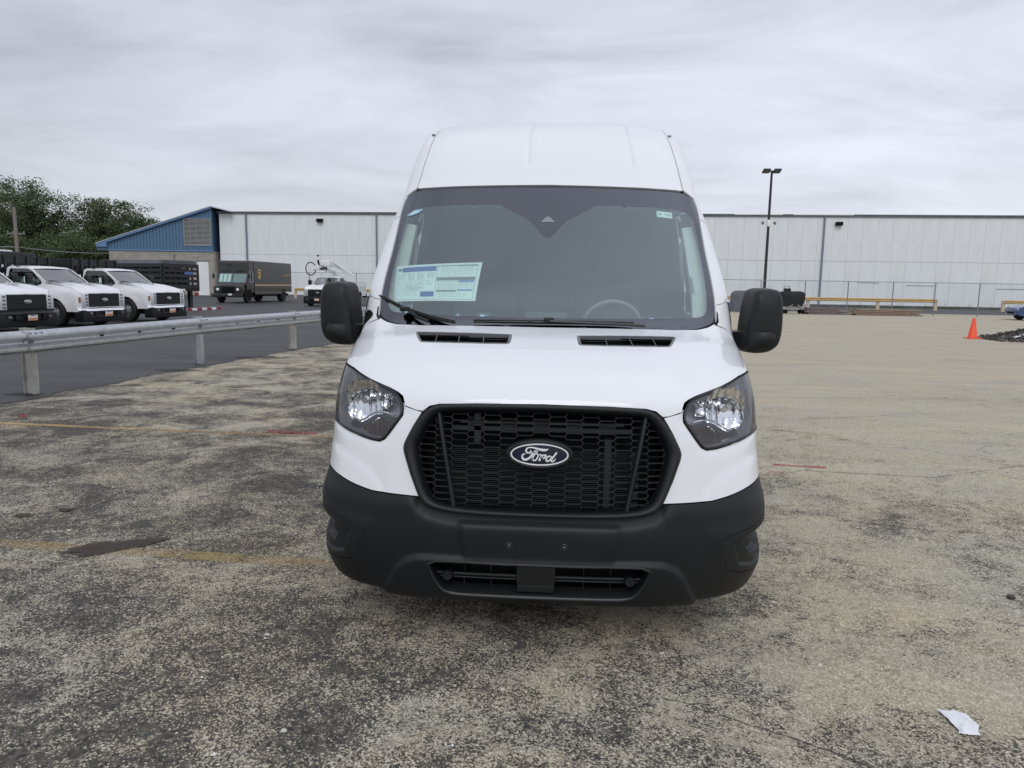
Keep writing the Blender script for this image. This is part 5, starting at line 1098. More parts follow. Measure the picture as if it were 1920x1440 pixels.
# ================================================================== BROWN DELIVERY TRUCK
up = empty('delivery_truck', (-22.75, 49.4, 0), R(-3)); tag(up, 'dark brown parcel delivery truck with gold shield emblem, parked before the warehouse', 'delivery truck')
def ub(x0, x1, y0, y1, z0, z1, nm, m_, bev=0, par=None): b = MB(); b.box(x0, x1, y0, y1, z0, z1, bev); return b.build(nm, m_, par or up, 40 if bev else None)
prof_ = [(1.62, 1.36), (1.95, 2.10), (1.98, 2.85), (2.05, 2.98), (2.2, 3.02), (9.2, 3.02), (9.28, 2.9), (9.28, .75), (1.62, .75)]
prof_ = [(y-1.0, z) for y, z in prof_]
b = MB(); A = []
for x, k in ((-1.15, 0), (-1.12, 1), (1.12, 1), (1.15, 0)): A.append([(x, y+(0 if k else .03 if y < 1.3 else 0), z-(0 if k else .03 if z > 2.5 else 0)) for y, z in prof_+[prof_[0]]])
b.grid(A)
for x, s_ in ((-1.15, 1), (1.15, -1)): b.add([A[0 if x < 0 else 3][i] for i in range(len(prof_))], [tuple(range(len(prof_)))])
b.build('body', M_brown, up)
# sloping hood with rounded front
A = []
for y, z, w in ((.02, 1.10, 1.02), (.0, 1.22, 1.04), (.10, 1.32, 1.06), (.35, 1.40, 1.08), (.70, 1.46, 1.12)): A.append([(x, y+.10*abs(x)**4, z-.10*abs(x/w)**4) for x in np.linspace(-w, w, 17)])
b = MB(); b.grid(A); b.build('hood', mat('hood_cover_black', (.045, .045, .05), .45, bump=.5, bscale=6), up, 40)
ub(-1.04, 1.04, .02, .7, .62, 1.2, 'front_panel', M_brown, .04); ub(-.50, .50, -.02, .03, .72, 1.14, 'grille', M_black, .01)
for x in (-1, 1):
    b = MB(); b.lathe([(.001, -.05), (.07, -.045), (.10, -.02), (.105, .03)], 'y', at=(x*.74, 0, .95), n=20); b.build('headlight', M_wh, up, 50); 
    ub(x*1.0-.10, x*1.0+.10, .1, .3, .98, 1.04, 'marker_lamp', M_amber)
ub(-1.12, 1.12, -.22, -.05, .42, .68, 'front_bumper', M_brown, .03); ub(.14, .42, -.235, -.225, .55, .68, 'licence_plate', M_tag)
sb_ = lambda x0, x1, nm: mesh(nm, [(x0, .655, 1.50), (x1, .655, 1.50), (x1, .92, 2.10), (x0, .92, 2.10)], [(0, 1, 2, 3)], M_tglass, up)
for x0, x1 in ((-1.02, -.04), (.04, 1.02)):
    b = MB(); y_ = lambda z: .62+(z-1.36)*.33/.74-.012; b.add([(x0, y_(1.46), 1.46), (x1, y_(1.46), 1.46), (x1, y_(2.08), 2.08), (x0, y_(2.08), 2.08)], [(0, 1, 2, 3)]); b.build('windshield_pane', mat('cab_glass', (.16, .24, .23), .08, coat=1.), up)
    b = MB(); b.tube([(x0+.1, .86, 2.22), (x1-.15, .90, 2.30)], .02, 5); b.build('wiper', M_plast2, up)
for k in range(3): b = MB(); b.add([(-.95+k*.30, y_(1.5)-.012, 1.5), (-.73+k*.30, y_(1.5)-.012, 1.5), (-.73+k*.30, y_(2.05)-.012, 2.05), (-.95+k*.30, y_(2.05)-.012, 2.05)], [(0, 1, 2, 3)]); b.build('painted_daylight', mat('cab_daylight_pale', (.42, .60, .56), .3), up)  # pale quads laid on the windscreen as painted daylight through the cab
for sg in (1, -1):
    x = sg*1.158
    ub(x-.006, x+.006, .95, 1.62, 1.45, 2.25, 'side_window', mat('side_window_grey', (.11, .115, .12), .15, coat=1.), .0); ub(x-.012, x+.012, 1.22, 1.38, 1.55, 2.2, 'mirror_bracket', M_black); ub(x-.008, x+.008, 1.70, 1.74, .78, 2.95, 'door_seam', M_black)
    for z0, m_ in ((1.32, M_gold), (1.23, M_goldl)): ub(x-.004, x+.004, 1.8, 8.2, z0, z0+(.03 if m_ is M_gold else .055), 'gold_stripe', m_)
    ub(x-.01, x+.01, 1.8, 6.4, .60, .74, 'lower_skirt', M_brown); ub(x-.02, x+.02, 1.75, 8.28, .74, .78, 'rub_rail', M_trimgrey)
    # shield emblem
    sh = [(0, .38), (.14, .34), (.235, .29), (.25, .1), (.235, -.12), (.16, -.27), (0, -.38), (-.16, -.27), (-.235, -.12), (-.25, .1), (-.235, .29), (-.14, .34)]
    em_ = empty('shield_emblem', (x, 2.55, 2.08)); em_.parent = up
    b = MB(); b.prism(sh, sg*.004-.002, sg*.004+.002, 'yz'); b.build('shield_plate', M_gold, em_)
    b = MB(); b.prism([(y*.80, .20+(z-.20)*.42) for y, z in [(-.25, .30), (0, .34), (.25, .30), (.26, .12), (.0, .16), (-.26, .05)]], sg*.008-.002, sg*.008+.002, 'yz'); b.build('shield_top_band', M_brown, em_)
    P, tw = glyphs('UPS'); b = MB(); strokes(b, P, .038, -.002, .002, lambda x_, z_: ((x_/tw-.44)*.40, -.13+z_*.21)); b.v = [(sg*.010+v[1], (v[0]*sg), v[2]) for v in b.v]; b.build('shield_lettering', M_brown, em_)
    P, tw = glyphs('WORLDWIDE SERVICES'); b = MB(); strokes(b, P, .024, -.002, .002, lambda x_, z_: ((x_/tw-.5)*1.15, z_*.10)); b.v = [(x+sg*.004+v[1], 7.35+v[0]*sg, 2.0+v[2]) for v in b.v]; b.build('side_lettering', M_ctext, up)
    wheel(up, sg*.98, .95, .43, .26, sg, .26, cap=M_brown); wheel(up, sg*.98, 6.7, .43, .40, sg, .26, cap=M_brown)
    for y in (.95, 6.7):
        b = MB(); b.prism(ARC(y, .43, .54, -5, 185, 16), sg*1.156-.004, sg*1.156+.004, 'yz'); b.build('wheel_arch', M_black, up)
    b = MB(); b.box(min(sg*1.25, sg*1.40), max(sg*1.25, sg*1.40), .55, .62, 1.75, 2.05, .02); b.tube([(sg*1.3, .6, 2.3), (sg*1.33, .58, 1.6), (sg*1.1, .62, 1.4)], .012, 5); b.build('door_mirror', M_plast2, up)
ub(-.55, -.15, .85, .90, 2.72, 2.76, 'roof_badge', M_plast2); ub(-.9, .9, .3, 8.2, .45, .62, 'chassis', M_black)
# ================================================================== BUCKET TRUCK
bt = make_pickup('black', 'white utility bucket truck with folded boom, behind the van mirror', bed=None); put(bt, -15.25, 46.2, R(-3)); bt['category'] = 'utility truck'; del bt['group']; bt.name = 'bucket_truck'
def bb(x0, x1, y0, y1, z0, z1, nm, m_, bev=0): b = MB(); b.box(x0, x1, y0, y1, z0, z1, bev); return b.build(nm, m_, bt, 40 if bev else None)
for sg in (1, -1):
    def mfb(P, sg=sg): return np.stack([sg*1.08+0*P[:, 0], P[:, 0], P[:, 1]], 1)
    S2 = [(3.2, .75), (3.2, 1.60), (6.9, 1.60), (6.9, .62), (6.05, .62)]+ARC(5.5, .42, .52, 8, 172, 12)+[(4.9, .62), (3.2, .62)]
    panel('service_body_side', [np.array(S2)], mfb, M_boom, bt, .4, .3, .15, rim=.05, out=lambda P, sg=sg: np.stack([sg+0*P[:, 0], 0*P[:, 0], 0*P[:, 0]], 1))
    for k in range(4): y = 3.3+k*.9; bb(sg*1.085-.006, sg*1.085+.006, y, y+.8, 1.0, 1.52, 'locker_door', M_boom, .004); bb(sg*1.095-.01, sg*1.095+.01, y+.34, y+.44, 1.2, 1.26, 'locker_latch', M_black)
    wheel(bt, sg*.9, 5.5, .42, .30, sg, .25)
    bb(sg*.95-.15, sg*.95+.15, 6.9, 7.05, .5, .8, 'mud_flap', M_black)
bb(-1.08, 1.08, 3.2, 6.9, 1.58, 1.62, 'service_body_top', M_boom); bb(-1.0, 1.0, 6.86, 6.9, .62, 1.6, 'tailgate', M_boom); bb(-.45, .45, 2.5, 6.8, .5, .9, 'frame', M_black)
bb(-.35, .35, 3.6, 4.3, 1.6, 2.15, 'boom_turret', M_boom, .05); bb(-.5, .5, 3.3, 3.7, 1.6, 1.9, 'control_box', M_trimgrey, .02)
b = MB()
for a, c, w in (((.25, 6.6, 2.0), (.0, 2.6, 2.95), .16), ((-.15, 3.9, 2.25), (-.3, .9, 2.62), .13)): b.tube([a, c], w, 4)
b.build('boom_arm', M_boom, bt)
b = MB(); b.box(-.45, .25, 1.6, 2.6, 2.6, 3.05, .08); b.build('boom_tip_cover', M_boom, bt, 40)
b = MB(); b.tube([(-.2, .75, 3.35), (-.25, .9, 2.9), (-.3, 1.2, 2.65), (-.1, 2.0, 2.5), (-.3, 2.4, 2.35)], .07, 6); b.tube([(-.5, 1.2, 2.5), (0., 1.4, 2.45)], .10, 6); b.build('hydraulic_joint', M_plast2, bt)
b = MB(); b.tube([(-.30+0*.1, .85, 2.55)]+[], .01) if False else None
T = [(-.72+.34*math.cos(t), .75, 2.45+.42*math.sin(t)) for t in np.linspace(.5, 2*math.pi-.15, 30)]; b.tube(T, .035, 8); b.build('hose_loop', M_plast2, bt, 50)
b = MB(); b.lathe([(.001, 0), (.12, 0), (.14, .05), (.001, .06)], 'y', at=(-.62, .76, 2.42), n=14); b.box(-.55, -.1, .74, .80, 2.42, 2.50, .02); b.box(-.3, -.05, .68, .85, 3.0, 3.25, .05, ); b.build('boom_winch', M_boom, bt)
# ================================================================== BOX TRAILER far left, BLUE CAR far right
tr_ = empty('box_trailer', (-40.0, 44.5, 0), R(0)); tag(tr_, 'white box trailer whose top shows above the trucks at the left photo edge', 'trailer')
b = MB(); b.box(-4.6, 4.6, -1.2, 1.2, .9, 3.34, .08); b.build('trailer_box', M_twhite, tr_, 40); b = MB(); b.box(-4.6, 4.6, -1.0, 1.0, .7, .9); b.build('trailer_frame', M_black, tr_)
for k in range(9): b = MB(); b.box(-4.4+k*1.08, -4.36+k*1.08, -1.215, -1.2, 1.0, 3.5); b.build('trailer_rib', M_trimgrey, tr_)
for x in (3.2, 2.2): wheel(tr_, x, 0, .45, .3, 1, .25).rotation_euler = (0, 0, math.pi/2)
bc = empty('blue_car', (27.45, 44.2, 0), R(-97)); tag(bc, 'dark blue car nose cut off by the right photo edge near the fence', 'car')
SC_ = [(.02, .35), (.0, .52), (.06, .68), (.25, .78), (1.0, .93), (1.25, .98), (1.9, 1.36), (2.3, 1.44), (3.2, 1.42), (3.9, 1.10), (4.35, 1.02), (4.45, .8), (4.45, .35), (4.1, .25)]+ARC(3.5, .32, .37, -8, 188, 12)+[(2.9, .22), (1.3, .22)]+ARC(.88, .32, .37, -8, 188, 12)+[(.3, .25)]
wc = [(1.40, 1.0), (1.95, 1.31), (2.3, 1.37), (3.1, 1.35), (3.6, 1.08), (3.5, 1.0)]
for sg in (1, -1):
    def mfc(P, sg=sg):
        y, z = P[:, 0], P[:, 1]; return np.stack([sg*(.90-.22*np.clip((z-.85)/.6, 0, 1)**1.3-.25*np.clip((.35-y)/.35, 0, 1)**2-.12*np.clip((y-4.1)/.35, 0, 1)**2), y, z], 1)
    out_ = lambda P, sg=sg: np.stack([sg+0*P[:, 0], 0*P[:, 0], 0*P[:, 0]], 1)
    panel('body_side', [np.array(SC_), np.array(wc)], mfc, M_carblue, bc, .12, .08, .06, rim=.03, out=out_, smooth=40); panel('side_window', [np.array(wc)], lambda P, sg=sg: mfc(P)-[sg*.01, 0, 0], M_dglass, bc, .3, .2, .2, rim=0, out=out_)
    for y in (.88, 3.5): wheel(bc, sg*.80, y, .32, .22, sg, .20)
top_ = [(.06, .68), (.25, .80), (1.0, .95), (1.25, .99)]; A = [[(x*(.66 if y < .1 else .83), y+.05*x*x, z+.03*(1-x*x)) for x in np.linspace(-1, 1, 11)] for y, z in top_]; b = MB(); b.grid(A); b.build('hood', M_carblue, bc, 50)
A = [[(x*w, y, z+.02*(1-x*x)) for x in np.linspace(-1, 1, 9)] for y, z, w in ((1.25, .98, .80), (1.9, 1.36, .68))]; b = MB(); b.grid(A); b.build('windshield', M_dglass, bc)
A = [[(x*w, y, z+.02*(1-x*x)) for x in np.linspace(-1, 1, 9)] for y, z, w in ((1.9, 1.36, .68), (2.3, 1.44, .67), (3.2, 1.42, .67), (3.9, 1.10, .75), (4.35, 1.02, .76), (4.45, .8, .76), (4.45, .4, .76))]; b = MB(); b.grid(A); b.build('roof', M_carblue, bc, 40)
b = MB(); b.box(-.66, .66, .0, .1, .3, .68, .03); b.build('front_bumper', M_carblue, bc, 40); b = MB(); b.box(-.4, .4, -.01, .02, .38, .5); b.build('grille', M_black, bc)
for sg in (1, -1): b = MB(); b.box(sg*.62-.12, sg*.62+.12, .02, .12, .60, .68, .02); b.build('headlight', M_chrome, bc, 40)

# ================================================================== WHITE WAREHOUSE
A0, A1 = Vector((-34.7, 74.0, 0)), Vector((42.5, 69.6, 0)); wd = (A1-A0).normalized(); wn_ = Vector((wd.y, -wd.x, 0)); wang = math.atan2(wd.y, wd.x)
wh = empty('warehouse', A0, wang); tag(wh, 'long low white warehouse wall of tall panels with dark roof edge', 'warehouse')
LW = 112.0; PW = 1.365; n = int(LW/PW); HJ, HT = 4.32, 8.45
me_lo = None
def wbx(x0, x1, y0, y1, z0, z1, nm, m_, bev=0, par=None): b = MB(); b.box(x0, x1, y0, y1, z0, z1, bev); return b.build(nm, m_, par or wh)
wbx(0, LW, .05, 30, 0, 8.5, 'building_core', mat('panel_joint_grey', (.50, .52, .53), .8)); wbx(-.1, LW, -.12, .3, 0, .22, 'base_kerb', M_fascia)
lo = wbx(.005, PW-.005, -.03, .05, .22, HJ-.012, 'wall_panel', M_conc, .008); up_ = wbx(.005, PW-.005, -.03, .05, HJ+.012, HT, 'wall_panel', M_conc, .008)
lo2 = lo.data.copy(); lo2.materials[0] = M_conc2
for i in range(n):
    for q in (lo, up_):
        if i == 0: continue
        c = q.copy(); COL.objects.link(c); c.location.x = i*PW; c.location.y = -.008*rnd.random()
        if q is lo and i % 3 == 1: c.data = lo2
wbx(-.15, LW, -.16, .3, 8.45, 8.60, 'roof_fascia', M_fascia); wbx(-.15, LW, -.20, .3, 8.60, 8.68, 'roof_edge', M_trimgrey)
k = 0.
r9 = random.Random(5)
while k < LW-3:
    L = r9.uniform(2, 6)
    if r9.random() < .35: wbx(k, k+L, -.215, -.205, 8.60, 8.68, 'flashing_strip', M_wh)
    k += L+r9.uniform(1, 4)
for x in (3.0, 16.9, 60.6, 79.2):
    wbx(x-.07, x+.07, -.22, -.06, .3 if x < 70 else 3.6, 8.5, 'downspout', M_pipe); 
for x in (79.2,): wbx(x-.04, x+.04, -.16, -.06, .3, 3.6, 'downspout_lower', M_cream)
for x in (10.95, 61.9):
    wbx(x-.3, x+.3, -.40, -.05, 7.65, 7.98, 'wall_lamp', M_black)
for x0, x1, z in ((44.2, 46.6, 2.15), (68.5, 71.0, 2.1), (76.5, 79, 1.9), (64, 66, 2.3)): wbx(x0, x1, -.05, -.035, z, z+.05, 'wall_trim', M_trimgrey)
# ================================================================== BLUE GABLED BUILDING
gb = empty('blue_building', (-46.35, 73.3, 0), R(0)); tag(gb, 'blue metal gabled building with big louvre vent above a pale block wall', 'building')
WL = 10.55
def gbx(x0, x1, y0, y1, z0, z1, nm, m_, bev=0): b = MB(); b.box(x0, x1, y0, y1, z0, z1, bev); return b.build(nm, m_, gb)
def blk(t, b):
    tcn = N(t, 'ShaderNodeTexCoord'); mpn = N(t, 'ShaderNodeMapping'); mpn.inputs['Rotation'].default_value = (R(90), 0, 0); t.links.new(tcn.outputs['Object'], mpn.inputs[0])
    br = N(t, 'ShaderNodeTexBrick', Scale=1.0); br.inputs['Color1'].default_value = (.40, .37, .31, 1); br.inputs['Color2'].default_value = (.32, .295, .25, 1); br.inputs['Mortar'].default_value = (.24, .23, .2, 1); br.inputs['Mortar Size'].default_value = .012; br.inputs['Brick Width'].default_value = .4; br.inputs['Row Height'].default_value = .2
    t.links.new(mpn.outputs[0], br.inputs['Vector']); n_ = noise_(t, tcn.outputs['Object'], .9, 5, .6); c = mixc(t, rng(t, n_, .55, .75, 0, .5), br.outputs['Color'], (.22, .20, .17)); t.links.new(c, b.inputs['Base Color']); b.inputs['Roughness'].default_value = .9
M_block = gmat('pale_concrete_block', blk)
gbx(0, WL, 0, 25, 0, 4.28, 'block_wall', M_block)
gbx(0, .4, -.01, 0, 0, 4.28, 'corner_blocks', M_block) if False else None
zt = lambda x: 4.95+(x+.75)*(8.55-4.95)/(WL+.75) if x <= WL else 8.55
b = MB(); b.prism([(0, 4.28), (WL, 4.28), (WL, 8.35), (0, 5.0)], .02, 25, 'xz'); b.build('gable_core', mat('siding_groove', (.03, .06, .11), .6), gb)
xs_ = np.arange(-.02, WL, .33)
for x in xs_:
    x1 = min(x+.315, WL); b = MB(); b.prism([(x+.02, 4.26), (x1, 4.26), (x1, zt(x1)-.12), (x+.02, zt(x)-.12)], -.06, .02, 'xz'); b.build('siding_panel', M_bluem, gb)
b = MB(); b.prism([(-1.1, 4.62), (-1.1, 4.98), (-.7, 5.0), (WL+.05, 8.62), (WL+.05, 8.42), (0, 5.05), (0, 4.62)], -.35, -.08, 'xz'); b.build('rake_trim', M_bluer, gb)
b = MB(); b.prism([(-1.1, 4.98), (WL+.05, 8.66), (WL+1.9, 8.20), (WL+1.9, 8.12), (WL+.05, 8.56), (-1.1, 4.90)], -.40, 25, 'xz'); b.build('roof', mat('roof_pale_metal', (.45, .48, .52), .4), gb)
b = MB(); b.prism([(-1.1, 4.30), (-.02, 4.30), (-.02, 4.9), (-1.1, 4.9)], -.1, 25, 'xz'); b.build('eave_soffit', M_bluem, gb)
b = MB(); b.prism([(-.2, 4.28), (-.2, 4.40), (WL+.05, 4.40), (WL+.05, 4.28)], -.09, -.05, 'xz'); b.build('base_trim', M_bluer, gb)
gb.scale = (1.065, 1, 1.055)
lv = empty('louvre_vent', (7.75, 0, 4.92)); lv.parent = gb
b = MB(); b.box(0, 2.6, -.06, -.05, 0, 2.45); b.build('vent_back', M_louvd, lv)
b = MB(); b.box(-.06, 2.66, -.12, -.05, -.08, 0); b.box(-.06, 2.66, -.12, -.05, 2.45, 2.53); b.box(-.06, 0, -.12, -.05, 0, 2.45); b.box(2.6, 2.66, -.12, -.05, 0, 2.45); b.build('vent_frame', M_louv, lv)
for k in range(20): b = MB(); z = .03+k*.121; b.add([(0, -.115, z), (2.6, -.115, z), (2.6, -.065, z+.06), (0, -.065, z+.06)], [(0, 1, 2, 3)]); b.build('louvre_slat', M_louv, lv)
for x in (.62, 1.27, 1.95): b = MB(); b.box(x-.02, x+.02, -.125, -.115, 0, 2.45); b.build('vent_mullion', M_louv, lv)
gbx(8.9, 10.0, -.04, .0, 0, 3.3, 'service_door', M_conc); gbx(8.8, 10.1, -.06, -.0, 3.3, 3.42, 'door_head', M_trimgrey); gbx(6.55, 6.63, -.12, -.02, 2.9, 4.0, 'conduit', M_pipe)
# ================================================================== CHAIN-LINK FENCES
def fence(P, h, label, name='chain_link_fence'):
    f = empty(name); tag(f, label, 'fence')
    for i, (x, y) in enumerate(P): b = MB(); b.tube([(x, y, 0), (x, y, h)], .035, 8); b.build('fence_post', M_pipe, f)
    for i in range(len(P)-1): b = MB(); b.tube([(*P[i], h-.02), (*P[i+1], h-.02)], .022, 6); b.build('top_rail', M_pipe, f)
    wv = MB()
    for i in range(len(P)-1):
        a = Vector((*P[i], 0)); c = Vector((*P[i+1], 0)); L = (c-a).length; d = (c-a)/L; st_ = .11; k = -h
        while k < L:
            for s_ in (0, 1):
                x0, z0, x1, z1 = (k, .04, k+h-.06, h-.02) if s_ == 0 else (k, h-.02, k+h-.06, .04)
                def clip(xa, za, xb, zb):
                    if xa < 0: t = -xa/(xb-xa); xa, za = 0, za+(zb-za)*t
                    if xb > L: t = (L-xa)/(xb-xa); xb, zb = L, za+(zb-za)*t
                    return xa, za, xb, zb
                if x1 > 0 and x0 < L:
                    xa, za, xb, zb = clip(x0, z0, x1, z1); p = a+d*xa; q = a+d*xb; w = .0022
                    wv.add([(p.x, p.y, za-w), (q.x, q.y, zb-w), (q.x, q.y, zb+w), (p.x, p.y, za+w)], [(0, 1, 2, 3)])
            k += st_
    stuff(wv.build('chain_mesh', M_pipe, f)); return f
fence([(9.5, 48.9), (14.0, 48.7), (16.9, 48.7), (19.65, 48.6), (22.6, 48.7), (25.4, 48.9), (28.3, 49.0), (31.5, 49.1), (35, 49.2)], 2.2, 'grey chain-link fence on thin posts in front of the warehouse, right side')
fence([(-31.5, 66.0), (-27.0, 65.8), (-22.4, 65.6), (-17.9, 65.3), (-13.4, 65.0), (-9, 64.8), (-4.5, 64.5), (0, 64.2)], 2.45, 'grey chain-link fence at the warehouse foot behind the utility truck')
def yrail(P, label, z=.98):
    f = empty('yellow_guardrail'); tag(f, label, 'guardrail', 'yellow guardrails along the warehouse')
    b = MB(); wbeam([(x, y, 0) for x, y in P], z, b); b.build('beam', M_yellow, f, 50)
    b = MB(); wbeam([(x, y+.01, 0) for x, y in P], z, b, .98); b.build('beam_back', M_yellow, f, 50)
    for (x, y) in P: b = MB(); b.box(x-.12, x+.12, y+.03, y+.2, 0, z-.05, .01); b.build('rail_post', M_cream, f)
yrail([(12.6, 61.6), (16.9, 61.7), (21.8, 61.8), (27.6, 61.9), (32.4, 62.0)], 'long pale yellow guardrail in front of the warehouse, right of van')
yrail([(37.9, 62.0), (43, 62.2), (48, 62.4)], 'pale yellow guardrail beginning above the blue car at right edge')
yrail([(-24.5, 67.6), (-20.5, 67.5), (-16.5, 67.4), (-12, 67.3), (-7, 67.2)], 'pale yellow guardrail between the brown truck and the utility truck')
# ================================================================== LIGHT POLE
lp = empty('light_pole', (14.87, 50.9, 0)); tag(lp, 'tall black lot light pole with two flat lamp heads and small cameras', 'light pole')
b = MB(); b.tube([(0, 0, 0), (0, 0, 9.55)], [.11, .075], 10); b.build('pole', M_polem, lp, 50); b = MB(); b.tube([(0, 0, 0), (0, 0, .6)], .28, 14); b.build('pole_base', M_conc, lp, 50)
for sg in (1, -1):
    h = empty('lamp_head', (0, 0, 9.55)); h.parent = lp; b = MB(); b.box(min(sg*.12, sg*.60), max(sg*.12, sg*.60), -.25, .28, -.02, .08, .02, rot=Matrix.Rotation(-.35, 3, 'X')); b.build('head_casing', M_polem, h, 40)
    b = MB(); b.box(min(sg*.17, sg*.56), max(sg*.17, sg*.56), -.20, .23, -.035, -.025, rot=Matrix.Rotation(-.35, 3, 'X')); b.build('lamp_panel', M_trimgrey, h)
b = MB(); b.box(-.2, .2, -.06, .06, 9.5, 9.6, .02); b.build('head_bracket', M_polem, lp)
b = MB(); b.box(-.4, .4, -.05, .05, 6.2, 6.26); b.box(-.12, .12, -.14, .14, 5.85, 6.3, .04); b.build('camera_bracket', M_boom, lp, 40)
for sg in (1, -1): b = MB(); b.tube([(sg*.40, -.02, 6.12), (sg*.42, -.12, 6.02)], [.11, .07], 10); b.build('camera_dome', M_trimgrey, lp, 50)
# ================================================================== CONE, RUBBLE, STACKS, CART
cn = empty('traffic_cone', (14.72, 25.6, 0)); tag(cn, 'bright orange-red traffic cone standing left of the rubble heap', 'traffic cone')
b = MB(); b.lathe([(.165, .03), (.15, .05), (.045, .70), (.035, .715), (.001, .715)], 'z', n=24); b.build('cone_body', M_cone, cn, 40); b = MB(); b.box(-.21, .21, -.21, .21, 0, .035, .008); b.build('cone_base', M_cone, cn)
rb = MB(); rs = random.Random(4); protos = []
for q in range(5):
    bm = bmesh.new(); bmesh.ops.create_icosphere(bm, subdivisions=1, radius=1)
    for v in bm.verts: v.co *= 1+.5*noise.noise(v.co*1.4+Vector((q*5, 0, 0)))
    protos.append(([v.co.copy() for v in bm.verts], [tuple(v.index for v in f.verts) for f in bm.faces])); bm.free()
for k in range(3200):
    x = rs.uniform(14.9, 21.5); y = rs.uniform(23.0, 27.4); hx = min(1, max(0, (x-15.0)/3.0)); ridge = max(0, 1-abs(y-25.2)/(1.0+1.0*hx)); h = .78*hx**.8*ridge
    if ridge <= 0: continue
    s = rs.uniform(.025, .075)*(1.4 if rs.random() < .15 else 1); V, F = protos[k % 5]; m_ = Matrix.Rotation(rs.uniform(0, 6), 3, Vector((rs.random(), rs.random(), rs.random()))); sc_ = Vector((rs.uniform(.7, 1.4), rs.uniform(.7, 1.3), rs.uniform(.4, .9)))
    zz = rs.uniform(.25, 1)*h if rs.random() < .4 else h
    rb.add([tuple((m_ @ Vector((v.x*sc_.x, v.y*sc_.y, v.z*sc_.z)))*s+Vector((x, y, zz+s*.3))) for v in V], F, 0 if rs.random() < .9 else 1)
o = rb.build('rubble_heap', [M_rock, mat('asphalt_rubble_grey', (.20, .19, .18), .9)], smooth=20); stuff(o); tag(o, 'heap of broken dark asphalt rubble at the right edge beside the cone', 'rubble')
b = MB(); b.grid([[(15.55+i*.1, 24.6+j*.07, .12+.05*noise.noise(Vector((i, j, 3)))+i*.03) for j in range(5)] for i in range(5)]); tag(b.build('plastic_scrap', M_litter, smooth=60), 'white plastic scrap caught at the front of the rubble heap', 'litter')
def stack(name, x0, x1, y0, y1, h, n, m_, label, cat, pn):
    s_ = empty(name, ((x0+x1)/2, (y0+y1)/2, 0)); tag(s_, label, cat); r_ = random.Random(len(label)); L = x1-x0; rows = n
    for j in range(rows):
        for i in range(3):
            j0 = r_.uniform(-.15, .15); b = MB(); yy = -(y1-y0)/2+(y1-y0)*i/3; b.box(-L/2+j0, L/2+j0, yy, yy+(y1-y0)/3-.03, h*j/rows+.01, h*(j+1)/rows-.02, .006); b.build(pn, m_, s_)
    return s_
stack('timber_stack', 19.7, 23.9, 47.4, 48.3, .42, 4, M_wood, 'low stack of long weathered brown planks in front of the fence', 'timber stack', 'plank')
stack('block_stack', 16.75, 18.9, 47.7, 48.4, .46, 3, M_brick, 'low stack of dark reddish blocks beside the covered cart', 'block stack', 'block')
stack('pallet_stack', 18.95, 19.65, 47.9, 48.8, .30, 2, M_wood2, 'small grey pallet pile between the dark blocks and brown planks', 'pallet', 'board')
def crumple(name, cx, cy, w, d, z0, z1, m_, parent=None, flare=.9):
    A = []
    for j in range(9):
        t = j/8; row = []
        for k in range(29):
            a = 2*math.pi*k/28; f = (1 if t < .85 else 1-(t-.85)*2)*(flare+(1-flare)*t); nn = 1+.10*noise.noise(Vector((math.cos(a)*3, math.sin(a)*3, t*3)))
            ca, sa = math.cos(a), math.sin(a); ex = abs(ca)**.4*math.copysign(1, ca); ey = abs(sa)**.4*math.copysign(1, sa)
            row.append((cx+ex*w/2*f*nn, cy+ey*d/2*f*nn, z0+(z1-z0)*t+.05*noise.noise(Vector((a*2, t, 0)))))
        A.append(row)
    A.append([(cx, cy, z1+.02)]*29); b = MB(); b.grid(A); return b.build(name, m_, parent, 50)
ct = empty('covered_cart', (0, 0, 0)); tag(ct, 'wheeled metal cart under a black fabric cover, right of the van mirror', 'cart')
crumple('fabric_cover', 15.9, 48.3, 1.75, 1.0, .50, 1.46, M_cloth, ct, .8)
b = MB(); b.box(15.3, 16.9, 48.0, 48.7, .28, .66, .03); b.build('cart_body', M_louv, ct); b = MB(); b.tube([(15.35, 48.2, 1.4), (15.35, 48.2, 1.78), (15.7, 48.2, 1.80), (15.75, 48.2, 1.45)], .03, 6); b.build('cart_handle', M_pipe, ct); b = MB(); b.box(15.4, 15.8, 48.1, 48.5, 1.35, 1.66, .05); b.build('cart_hump', M_cloth, ct)
for x in (15.5, 16.6):
    for y in (48.0, 48.6): b = MB(); b.lathe([(.001, -.03), (.13, -.03), (.14, 0), (.13, .03), (.001, .03)], 'y', at=(x, y, .14), n=14); b.build('cart_wheel', M_black, ct)
b = MB(); b.tube([(15.5, 47.95, .3), (15.9, 47.9, .62)], .04, 5); b.tube([(16.6, 47.95, .3), (16.2, 47.9, .62)], .04, 5); b.build('cart_leg', M_louv, ct)
o = crumple('grey_tarp_bundle', 13.1, 50.0, 1.3, .9, 0.05, 1.45, M_tarp, None, 1.15); tag(o, 'grey tarpaulin-covered bundle showing between the van and its right mirror', 'tarpaulin')
# weeds at the wall foot
wv = MB(); r8 = random.Random(8)
for k in range(1500):
    x = r8.uniform(14, 46) if k % 4 else r8.choice((29.4, 35.6, 37.8, 33.0))+r8.gauss(0, .5); y = 69.6+(42.5-x)*.057+r8.uniform(-1.0, -.3); h_ = r8.uniform(.08, .30)*(2.6 if r8.random() < .04 else 1); a = r8.uniform(0, 6.28)
    wv.add([(x, y, 0), (x+.05*math.cos(a), y+.05*math.sin(a), 0), (x+.12*math.cos(a), y+.1*math.sin(a), h_)], [(0, 1, 2)])
o = stuff(wv.build('weeds', M_grassd)); o['label'] = 'low weeds growing along the foot of the warehouse'
